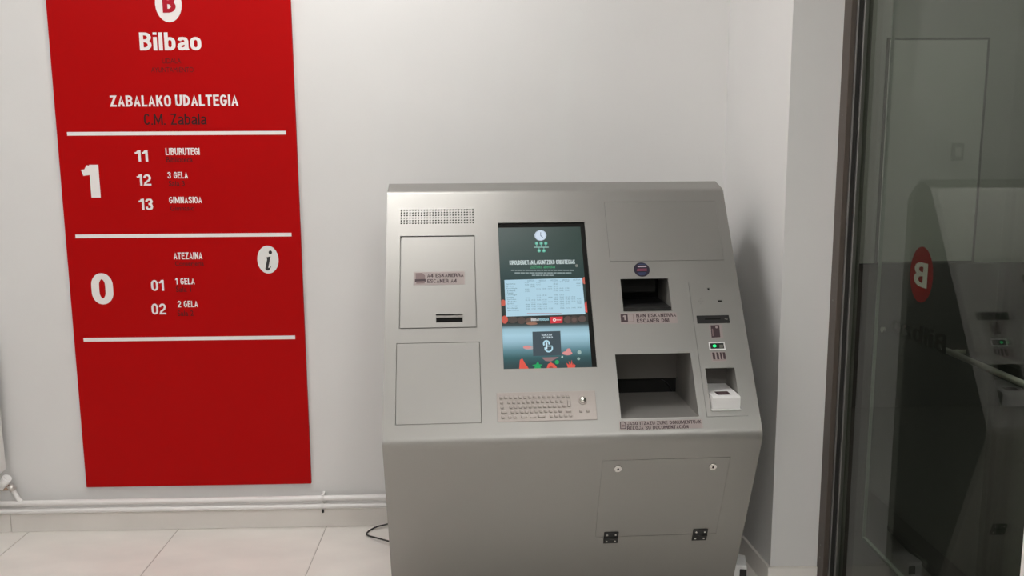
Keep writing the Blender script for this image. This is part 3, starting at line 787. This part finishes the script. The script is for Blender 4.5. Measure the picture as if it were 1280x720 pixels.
# background: rows of colour down the picture, pale top has reflected light painted in (screen pixel y -> colour left / right)
rows = [(283, (92, 102, 100), (52, 68, 64)), (300, (84, 96, 94), (48, 66, 61)), (318, (72, 86, 84), (46, 64, 60)), (340, (52, 72, 72), (42, 62, 60)),
        (360, (40, 58, 58), (40, 56, 54)), (396, (44, 50, 48), (44, 48, 46)), (402, (42, 46, 44), (44, 48, 46)), (405.5, (60, 74, 76), (58, 70, 72)), (410, (150, 186, 200), (140, 176, 190)),
        (418, (165, 202, 217), (158, 196, 211)), (426, (150, 186, 202), (140, 178, 192)), (436, (98, 138, 148), (92, 130, 140)), (446, (52, 92, 96), (48, 84, 88)), (454, (44, 72, 76), (40, 66, 70)), (462, (42, 64, 68), (38, 60, 64))]
n0 = len(GV)
for y, ca, cb in rows:
    v = min(max(UP(685, y)[1], dv0), dv1)
    for k in range(4):
        t = k/3; GV.append((du0+(du1-du0)*t, v, -.0040)); ca_, cb_ = srgb(*ca), srgb(*cb); GC.append(tuple(ca_[i]*(1-t)+cb_[i]*t for i in range(4)))
for r in range(len(rows)-1):
    for k in range(3):
        a_ = n0+r*4+k; GF.append([a_+4, a_+5, a_+1, a_])
c_ = srgb
# background illustration: warm round shapes half hidden behind the table
for x, y, rx, ry, col in ((629, 378, 3.2, 4, (196, 92, 76)), (631, 399, 4, 5, (196, 88, 74)), (734, 383, 3.5, 7, (214, 80, 70)), (731, 350, 3, 4.5, (190, 100, 84)), (721, 331.5, 1.8, 1.8, (128, 132, 124)),
                          (641, 399, 6, 4.5, (78, 70, 66)), (652, 400, 5, 4.5, (82, 70, 66)), (664, 401, 7, 5, (98, 80, 72)), (710, 399, 5, 4.5, (88, 72, 68)), (718, 399, 5.5, 5, (70, 62, 60)), (728, 398, 5, 4, (88, 74, 70)),
                          (665, 404, 7, 1.6, (150, 110, 92))):
    discp(x, y, rx, ry, c_(*col))
discp(718, 399, 3, 2.8, c_(98, 80, 74))
# clock and little tree emblem
discp(675.8, 293.6, 7.4, 6.6, c_(205, 218, 232)); ringp(675.8, 293.6, 6.1, 6.6, c_(170, 188, 206))
poly([(675.6, 294.4), (676.4, 294.4), (676.4, 289.6), (675.6, 289.6)], c_(90, 110, 130)); poly([(675.8, 294.2), (678.6, 296.4), (679.0, 295.8), (676.2, 293.4)], c_(90, 110, 130))
rectp(667.5, 307.9, 686, 308.9, c_(150, 190, 182))
for x, y in ((671, 303.5), (676.6, 303.5), (682.4, 303.5), (674, 312.8), (680, 312.8)):
    rectp(x-.4, min(y, 308.5), x+.4, max(y, 308.5), c_(120, 180, 168)); discp(x, y, 2.1, 2.0, c_(92, 176, 154)); discp(x, y, 1.0, 1.0, c_(140, 200, 184))
textp('KIROLDEGIETAN LAGUNTZEKO ORDUTEGIAK', (637, 324.5, 719, 329.8), c_(214, 228, 228), .14)
textp('2025eko abendua', (663, 331, 694, 334.8), c_(72, 158, 112), .12)
for x0, x1, y in ((639, 717.5, 337.3), (643.5, 714.5, 340.6), (665, 693, 343.6)):
    x = x0
    while x < x1:
        wd = random.uniform(2.5, 7); rectp(x, y-.65, min(x+wd, x1), y+.55, c_(150, 166, 166)); x += wd+.7
# timetable
poly([(632.5, 395.2), (732.0, 392.2), (727.8, 346.6), (630.6, 349.4)], c_(172, 206, 222))
for k, fx in enumerate((.28, .43, .58, .73, .87)):
    x0 = 631+fx*97+1; textp('ABENDUA' if k % 2 else 'ASTEA', (x0, 349.9-fx*2, x0+9, 351.9-fx*2), c_(110, 140, 160), .0)
for r in range(13):
    fy_ = r/12.0; y = 354.5+fy_*33; xl_ = 633.2+fy_*1.4
    textp(random.choice(('Kiroldegia', 'Zabala', 'Igerilekua', 'Udaltegia', 'Aretoa nagusia')), (xl_, y-.9, xl_+random.uniform(8, 15), y+.9), c_(84, 108, 124), .0)
    for k in range(10):
        if random.random() < .42: continue
        x0 = xl_+23+k*7.15; yy = y-1.2-(x0-633)*.026
        textp(random.choice(('09:00', '17:30', '12:15', '19:45')), (x0, yy-.75, x0+5.0, yy+.75), c_(96, 122, 140), .0)
rectp(659, 391.1, 702, 391.9, c_(176, 92, 96))
# footer logos
textp('BILBAO', (664, 397.2, 674, 400.6), c_(214, 220, 222), .16); textp('KIROLAK', (674.6, 397, 686.4, 400.4), c_(160, 206, 218), .16)
poly([(688.2, 403.8), (703.2, 403.2), (703.6, 395.2), (687.8, 395.6)], c_(206, 52, 62)); ringp(693.2, 399.4, 1.0, 2.0, c_(238, 220, 220)); rectp(695, 398.9, 701.6, 399.9, c_(226, 190, 190))
# decorations along the lower edge
G_ = c_(30, 160, 92); Rd = c_(216, 84, 70); Pk = c_(212, 140, 138)
discp(661, 434, 7, 2.6, c_(170, 160, 164)); discp(659, 433.5, 5, 2.0, Pk); discp(709.5, 441, 6.2, 2.6, Pk); discp(711, 438, 3, 3, Pk); discp(724.4, 440, 2.5, 2.6, c_(150, 176, 172)); discp(723.5, 448, 1.9, 1.8, c_(140, 164, 158))
poly([(649.2, 462), (661.5, 462), (656.5, 454), (653, 447.6), (650, 449.6)], Rd)
poly([(672.6, 451), (674.2, 455), (678.4, 455.2), (675.6, 458), (677, 462), (672.4, 460), (667, 461.8), (669, 458), (665.2, 455.8), (670, 455)][::-1], G_)
poly([(683.5, 462), (697, 462), (694, 455.6), (688.6, 452.4), (685, 455)], Rd); discp(689, 459.5, 2.5, 2.0, c_(150, 60, 56)); discp(696.4, 452.2, 2.6, 2.6, G_); discp(703, 445.6, 1.2, 1.2, c_(180, 200, 190))
poly([(710, 462), (719, 462), (719.6, 456), (717, 454), (716, 456), (714.8, 449.4), (713.8, 455), (711, 450.6), (711.8, 456), (708.2, 453), (709.6, 458)], Rd)
poly([(677, 446.4), (699, 445.8), (692, 449.6), (689, 451.4), (682, 450.8)], c_(140, 110, 112))
# touch button
bt = [(666.6, 444.6), (702.0, 443.6), (700.6, 413.2), (665.6, 414.2)]
poly(bt, c_(62, 76, 84)); textp('SAKATU', (677, 416.8, 690, 419.2), c_(206, 222, 230), .15); textp('HASTEKO', (676.4, 420.2, 691, 422.4), c_(206, 222, 230), .15)
ringp(683.2, 429.0, 2.4, 4.4, c_(176, 214, 228), -20, 220); ringp(686, 434.6, 3.6, 5.4, c_(176, 214, 228), -190, 20); poly([(682.2, 436), (684.4, 436), (684.4, 427.6), (682.2, 427.6)], c_(200, 226, 236))
rectp(684.4, 431.4, 690.6, 432.8, c_(176, 214, 228))
me = bpy.data.meshes.new('display'); me.from_pydata(GV, [], GF); me.update(); me.materials.append(MT['screen'])
ca = me.color_attributes.new('Col', 'FLOAT_COLOR', 'POINT')
for i, col in enumerate(GC): ca.data[i].color = col
disp = link(bpy.data.objects.new('display', me), box_bz, MUw); disp['label'] = 'lit screen picture with a pale timetable and a touch button'

# ---- keyboard
kq = quad_rect(UP, (620.5, 491.6), (744, 488.2), (746.4, 524.8), (622.2, 528.2))
ku, kv = (kq[0]+kq[1])/2, (kq[2]+kq[3])/2; kw, kh = kq[1]-kq[0], kq[3]-kq[2]
MKB = MUat(ku, kv, 0)
bm = bmesh.new(); add_box(bm, -kw/2, kw/2, -kh/2, kh/2, 0, .0022, bev=.0010, seg=2)
kb = bm_obj('keyboard', bm, 'kb', kiosk, MKB); kb['label'] = 'stainless steel keyboard with trackball'
def key_mesh(wd, hd):
    bm = bmesh.new(); add_box(bm, -wd/2, wd/2, -hd/2, hd/2, 0, .0048, bev=.0016, seg=2)
    bmesh.ops.recalc_face_normals(bm, faces=bm.faces)
    me = bpy.data.meshes.new('key'); bm.to_mesh(me); bm.free(); me.materials.append(MT['kb'])
    for p in me.polygons: p.use_smooth = len(p.vertices) > 0 and p.area < 3e-5
    return me
sz = .0098; un = kw/1000.0
KM = {'n': key_mesh(sz, sz*.92), 'w': key_mesh(58*un, sz*.92), 't': key_mesh(sz, kh*.235), 'x': key_mesh(66*un, sz*.92)}
rows_k = [(.185, [(210+48.2*i, 'n') for i in range(15)]),
          (.350, [(213, 'n')] + [(287+48.3*i, 'n') for i in range(12)]),
          (.515, [(215, 'n')] + [(304+48.6*i, 'n') for i in range(12)]),
          (.680, [(233, 'w')] + [(318+47.9*i, 'n') for i in range(11)] + [(880, 'w')]),
          (.845, [(220, 'n'), (290, 'n'), (340, 'n'), (433, 'x'), (520, 'x'), (608, 'x')] + [(705+48.6*i, 'n') for i in range(5)])]
keys = [(x, fy2, t) for fy2, L in rows_k for x, t in L] + [(890, .432, 't')]
for x, fy2, t in keys:
    o = bpy.data.objects.new('key', KM[t]); link(o, kb, MKB @ Matrix.Translation((-kw/2+(x-165+fy2*2-2)*un, kh/2-fy2*kh, .0020)))
tb_ = MKB @ Matrix.Translation((-kw/2+868*un, kh/2-.32*kh, .001))
bm = bmesh.new(); bmesh.ops.create_uvsphere(bm, u_segments=24, v_segments=14, radius=.0112)
bm_obj('trackball', bm, 'chrome', kb, tb_ @ Matrix.Translation((0, 0, .0025)), smooth=True)
bm = bmesh.new(); r = bmesh.ops.create_cone(bm, cap_ends=True, segments=28, radius1=.0150, radius2=.0138, depth=.0016)
bm_obj('ball_ring', bm, 'kb', kb, tb_ @ Matrix.Translation((0, 0, .0018)))
for x in (838, 911):
    o = bpy.data.objects.new('mouse_button', KM['n']); link(o, kb, MKB @ Matrix.Translation((-kw/2+x*un, kh/2-.70*kh, .0020)))

# ---- stickers with print
def sticker(name, tl, tr, br_, bl_, m, parent=None, Mw=None, fn=UP, n=.0003):
    q = quad_rect(fn, tl, tr, br_, bl_); cu_, cv_ = (q[0]+q[1])/2, (q[2]+q[3])/2
    return box_obj(name, q[0], q[1], q[2], q[3], 0, n, m, parent or kiosk, Mw or MUw)
def print_text(s, q, parent, m='ink', bold=.15, dz=.0006, spacing=1.0): return flat_text(s, q, m, UP, parent, MUw, dz, bold, spacing=spacing)
def print_poly(name, pts, m, parent, dz=.0006, fn=UP, Mw=None):
    return mesh_obj(name, [(*fn(*p), dz) for p in pts], [list(range(len(pts)))], m, parent, Mw or MUw)
st = sticker('label_sticker', (516.8, 340.6), (580.4, 338.8), (581.2, 355.2), (517.2, 357), 'sticker', parent=a4); st['label'] = 'pinkish label reading A4 ESKANERRA ESC\u00c1NER A4'
for s, q in (('A4 ESKANERRA', (534, 342, 579.6, 346.6)), ('ESC\u00c1NER A4', (534.2, 349.0, 571, 353.6))):
    print_text(s, q, a4, dz=.00065)
print_poly('label_icon', [(519.6, 349.5), (531.4, 349.2), (531.4, 344.6), (528.0, 341.4), (519.6, 341.6)], 'ink_soft', a4, .00065)
print_poly('label_icon', [(518.8, 352.6), (532.2, 352.2), (532.2, 348.8), (518.8, 349.2)], 'ink', a4, .0007)
print_poly('label_icon', [(520.4, 354.8), (530.8, 354.4), (530.8, 351.6), (520.4, 352.0)], 'ink_soft', a4, .00075)
st = sticker('label_sticker', (774.8, 392.2), (845.2, 390.4), (847.6, 403.6), (776.0, 405.6), 'sticker'); st['label'] = 'pinkish label reading NAN ESKANERRA ESC\u00c1NER DNI'
print_text('NAN ESKANERRA', (795.2, 392.0, 845, 396.4), st); print_text('ESC\u00c1NER DNI', (796, 398.4, 836.4, 403.2), st)
ic = print_poly('label_icon', [(776.4, 403.0), (785.2, 402.7), (784.4, 392.8), (775.6, 393.1)], 'ink', st)
print_text('1', (778.6, 394.4, 782.4, 400.4), st, 'sticker', .2, .0009)
for q in (((785.6, 402.7), (792.4, 402.4), (792.3, 401.8), (785.5, 402.1)), ((784.8, 393.4), (791.6, 393.1), (791.5, 392.5), (784.7, 392.8)), ((791.8, 402.4), (792.4, 402.4), (791.6, 392.8), (791.0, 392.8))):
    print_poly('label_icon', q, 'ink_soft', st)
st = sticker('label_sticker', (773.8, 526.6), (877.6, 524.2), (879, 535.2), (775, 537.8), 'sticker'); st['label'] = 'long pinkish label reading JASO ITZAZU ZURE DOKUMENTUAK'
print_text('JASO ITZAZU ZURE DOKUMENTUAK', (783.6, 526.2, 876.6, 530.6), st, bold=.15); print_text('RECOJA SU DOCUMENTACI\u00d3N', (783.9, 532.2, 860.6, 536.6), st, bold=.15)
print_poly('label_icon', [(775.4, 536.4), (782.4, 536.2), (782.0, 529), (780, 527), (775, 527.2)], 'ink', st); print_poly('label_icon', [(776.2, 535.6), (781.6, 535.4), (781.3, 529.6), (779.6, 528), (775.9, 528.2)], 'sticker', st, .0008)
print_poly('label_icon', [(777, 533.8), (780.8, 533.6), (780.7, 531), (776.8, 531.2)], 'ink_soft', st, .001)
rs = flat_disc('round_sticker', 802.2, 337.2, 9.9, 8.9, 'navy', UP, kiosk, MUw, dz=.0007); rs['label'] = 'small round dark sticker with coloured print'
for x0, x1, y, hh, m in ((797, 808, 333.4, 1.6, 'navy_white'), (796.5, 808.5, 336.6, .8, 'navy_red'), (796, 808.6, 338.4, .9, 'navy_red'), (797.6, 807.6, 341.4, .8, 'navy_blue'), (799, 806, 343.4, .7, 'navy_blue'), (798, 806.5, 330.6, .7, 'navy_blue')):
    print_poly('sticker_print', [(x0, y+hh/2), (x1, y+hh/2-.2), (x1, y-hh/2-.2), (x0, y-hh/2)], m, rs, .001)

# ---- recesses: cut horizontally into the cabinet
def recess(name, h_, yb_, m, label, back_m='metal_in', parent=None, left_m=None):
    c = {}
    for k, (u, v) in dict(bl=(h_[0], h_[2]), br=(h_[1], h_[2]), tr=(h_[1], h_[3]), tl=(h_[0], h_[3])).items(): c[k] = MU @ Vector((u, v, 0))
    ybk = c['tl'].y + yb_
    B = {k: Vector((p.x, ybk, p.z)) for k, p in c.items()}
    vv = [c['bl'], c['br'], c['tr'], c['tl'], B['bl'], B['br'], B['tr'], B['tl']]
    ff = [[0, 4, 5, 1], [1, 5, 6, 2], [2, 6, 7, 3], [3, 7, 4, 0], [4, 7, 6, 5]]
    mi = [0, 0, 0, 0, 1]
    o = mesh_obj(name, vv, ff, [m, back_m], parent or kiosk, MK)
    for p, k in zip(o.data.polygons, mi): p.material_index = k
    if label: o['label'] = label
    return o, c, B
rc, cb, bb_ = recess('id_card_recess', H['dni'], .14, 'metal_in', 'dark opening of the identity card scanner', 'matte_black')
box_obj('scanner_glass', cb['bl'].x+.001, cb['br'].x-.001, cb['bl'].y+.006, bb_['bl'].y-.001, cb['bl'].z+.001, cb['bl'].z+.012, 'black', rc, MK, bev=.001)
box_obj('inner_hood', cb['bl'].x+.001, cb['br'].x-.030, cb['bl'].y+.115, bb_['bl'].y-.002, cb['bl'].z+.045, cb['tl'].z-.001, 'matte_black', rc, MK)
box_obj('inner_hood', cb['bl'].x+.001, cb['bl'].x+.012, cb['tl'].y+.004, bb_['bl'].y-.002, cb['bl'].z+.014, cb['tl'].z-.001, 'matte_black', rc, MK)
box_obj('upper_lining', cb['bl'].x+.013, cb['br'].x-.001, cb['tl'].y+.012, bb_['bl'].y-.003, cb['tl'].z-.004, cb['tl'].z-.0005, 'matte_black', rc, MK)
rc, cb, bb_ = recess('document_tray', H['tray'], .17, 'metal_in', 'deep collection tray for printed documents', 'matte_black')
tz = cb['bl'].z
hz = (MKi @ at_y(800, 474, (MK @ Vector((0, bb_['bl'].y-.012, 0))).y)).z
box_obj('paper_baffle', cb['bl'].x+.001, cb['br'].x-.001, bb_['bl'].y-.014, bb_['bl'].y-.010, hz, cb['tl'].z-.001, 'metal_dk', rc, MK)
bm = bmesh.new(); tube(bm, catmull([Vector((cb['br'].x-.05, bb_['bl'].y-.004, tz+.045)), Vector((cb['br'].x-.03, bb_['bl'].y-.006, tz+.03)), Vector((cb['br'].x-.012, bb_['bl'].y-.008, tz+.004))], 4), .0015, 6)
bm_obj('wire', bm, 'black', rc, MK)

# ---- card / receipt module
h_ = H['module']; q_rc = quad_rect(UP, (882, 460.4), (918.4, 459.4), (925.6, 511.2), (888.4, 513.8)); H['receipt'] = q_rc
q_card = quad_rect(UP, (870.6, 394.8), (911, 393.8), (912.4, 403.6), (871.8, 404.6)); q_bar = quad_rect(UP, (887.4, 429.4), (904.6, 429), (905.2, 436.0), (888.0, 436.4))
def sq_hole(px, py, wx, wy): u, v = UP(px, py); return (u-wx, u+wx, v-wy, v+wy)
small = [sq_hole(885.6, 361.2, .0030, .0032), sq_hole(900, 376.2, .0068, .0028)] + [sq_hole(876+dx, 376.4+dy, .0009, .0009) for dx, dy in ((-2.6, 0), (2.6, 0), (0, -3), (0, 3), (0, 0))]
g = .0010
mod = holed_plate('reader_module', (h_[0]+g, h_[1], h_[2]+g, h_[3]), [q_rc, q_card, q_bar]+small, .004, 'metal', kiosk, MUw); mod['label'] = 'narrow module with card reader, code reader and receipt slot'
for q in small: box_obj('sensor_window', q[0]-.001, q[1]+.001, q[2]-.001, q[3]+.001, -.010, -.0042, 'matte_black', mod, MUw)
cr = box_obj('card_reader', q_card[0]+.0003, q_card[1]-.0003, q_card[2]+.0003, q_card[3]-.0003, -.012, .0022, 'black', kiosk, MUw, bev=.0008); cr['label'] = 'black card reader slot'
uu0, uu1 = q_card[0]+(q_card[1]-q_card[0])*.24, q_card[0]+(q_card[1]-q_card[0])*.72; vm = (q_card[2]+q_card[3])/2
box_obj('card_slot', uu0, uu1, vm-.0018, vm+.0018, .0018, .0026, 'matte_black', cr, MUw)
for k in range(2): print_poly('contactless_mark', [(905.4+k*2.2, 399.6+k*.6), (907.0+k*2.2, 399.8+k*.6), (907.4+k*2.0, 398.0+k*.8), (905.8+k*2, 397.8+k*.8)], 'led_off', cr, .0027)
st = sticker('label_sticker', (886.6, 406.2), (902.4, 405.6), (904, 422.8), (888, 423.4), 'sticker')
st['label'] = 'pinkish label with a dark bank card symbol'
print_poly('label_icon', [(889.6, 422.2), (900.4, 421.6), (899.0, 406.4), (888.2, 406.8)], 'ink', st); flat_disc('label_icon', 895.6, 409.2, 1.5, 1.4, 'sticker', UP, st, MUw, .0010, 16)
print_poly('label_icon', [(890.6, 420.4), (892.2, 420.4), (891.2, 411.2), (889.6, 411.2)], 'ink_soft', st, .0009)
bm = bmesh.new(); qf = quad_rect(UP, (885.8, 428.2), (905.8, 427.6), (906.6, 437.4), (887, 438.0))
rdr = holed_plate('code_reader', qf, [q_bar], .0030, 'wplastic', kiosk, MUw, .0022); rdr['label'] = 'small code reader with white frame and green light'
box_obj('window', q_bar[0]+.0002, q_bar[1]-.0002, q_bar[2]+.0002, q_bar[3]-.0002, -.010, .0004, 'black', rdr, MUw)
flat_disc('indicator_light', 893.2, 432.6, 2.2, 1.7, 'led', UP, rdr, MUw, .0012, 20)
print_poly('sensor', [(899.4, 435.2), (904.0, 435.0), (903.8, 430.8), (899.2, 431.0)], 'led_off', rdr, .0010)
st = sticker('label_sticker', (888.2, 440.4), (906.6, 439.6), (908, 451.4), (889.8, 452), 'sticker')
st['label'] = 'pinkish label with a dark bar code symbol'
for k, (xo, wd) in enumerate(((1.4, 3.0), (6.4, 2.8), (10.8, 2.2), (14.4, 3.0))):
    print_poly('label_icon', [(889.4+xo+.8, 449.4-k*.15), (889.4+xo+.8+wd, 449.4-k*.15), (889.0+xo+wd-.3, 440.8-k*.1), (889.0+xo-.3, 440.8-k*.1)], 'ink', st)
print_poly('label_icon', [(891.4, 450.6), (907.0, 450.2), (906.9, 449.7), (891.3, 450.1)], 'ink_soft', st)
rc, cb, bb_ = recess('receipt_recess', q_rc, .075, 'metal_in', 'recess above the white receipt printer', 'metal_dk')
pt = (MKi @ at_y(905, 494.5, (MK @ Vector((.5, cb['bl'].y+.010, 0))).y)).z
bm = bmesh.new(); x0, x1 = cb['bl'].x+.003, cb['br'].x-.004; yf = cb['bl'].y-.004
prof = [(yf, cb['bl'].z+.004), (yf, pt-.004), (yf+.003, pt), (yf+.010, pt+.001), (bb_['bl'].y-.001, pt+.001), (bb_['bl'].y-.001, cb['bl'].z+.004)]
L_ = [bm.verts.new((x0, *p)) for p in prof]; R_ = [bm.verts.new((x1, *p)) for p in prof]
bm.faces.new(L_[::-1]); bm.faces.new(R_)
for k in range(len(prof)): bm.faces.new((L_[k], L_[(k+1) % len(prof)], R_[(k+1) % len(prof)], R_[k]))
pr = bm_obj('receipt_printer', bm, 'wplastic', kiosk, MK); pr['label'] = 'white receipt printer block'
yd = bb_['bl'].y; xm = (x0+x1)/2
mesh_obj('dark_label', [(xm-.022, yf+.020, pt+.0014), (xm+.020, yf+.020, pt+.0014), (xm+.020, yf+.058, pt+.0014), (xm-.022, yf+.058, pt+.0014)], [[0, 1, 2, 3]], 'ink', pr, MK)
for k in range(3): mesh_obj('label_print', [(xm-.014, yf+.028+k*.009, pt+.0018), (xm+.012, yf+.028+k*.009, pt+.0018), (xm+.012, yf+.031+k*.009, pt+.0018), (xm-.014, yf+.031+k*.009, pt+.0018)], [[0, 1, 2, 3]], 'ink_soft', pr, MK)
box_obj('lip', x0-.002, x1+.003, cb['bl'].y-.006, cb['bl'].y+.012, cb['bl'].z-.001, cb['bl'].z+.0032, 'wplastic', pr, MK, bev=.0008)

# ================================================================== small things on the floor
zc_ = .004
pts = [at_z(500, 650, zc_+.03), at_z(484, 655.2, zc_+.012), at_z(472, 658.2, zc_+.006), at_z(463, 662.4, zc_), at_z(458.6, 666.6, zc_), at_z(460.2, 669.4, zc_+.002), at_z(470, 672.2, zc_+.008), at_z(486.5, 676.6, zc_+.014), at_z(498, 679.4, zc_+.012)]
bm = bmesh.new(); tube(bm, catmull(pts, 8), .0033, 8)
tag(bm_obj('power_cable', bm, 'cable'), 'thin black cable looping on the floor beside the kiosk', 'cable')
pa_ = at_z(924, 700, .075)
ps = empty('power_adapter', Matrix.Translation((at_z(921, 700, .08).x, at_z(921, 700, .08).y-.01, 0)) @ Matrix.Rotation(rad(-12), 4, 'Z'))
T = WM[ps.name]
box_obj('case', -.026, .030, -.03, .06, 0, .080, 'wplastic', ps, T, bev=.006, seg=2)
bm = bmesh.new(); add_box(bm, .006, .029, -.036, -.028, .036, .066, bev=.002); bm_obj('black_plug', bm, 'black', ps, T)
tag(ps, 'small white power adapter on the floor right of the kiosk', 'adapter')
pn = at_x(1277.5, 690, GX-.001); pt_ = at_x(1279.5, 655, GX-.001)
bm = bmesh.new(); add_box(bm, -.0008, 0, -.21, 0, -.297, 0, bev=.0002)
tag(bm_obj('paper_notice', bm, 'white', None, Matrix.Translation((GX-.0002, pn.y, pt_.z))), 'blank white sheet stuck low on the dark glass, cut by the right edge', 'paper')
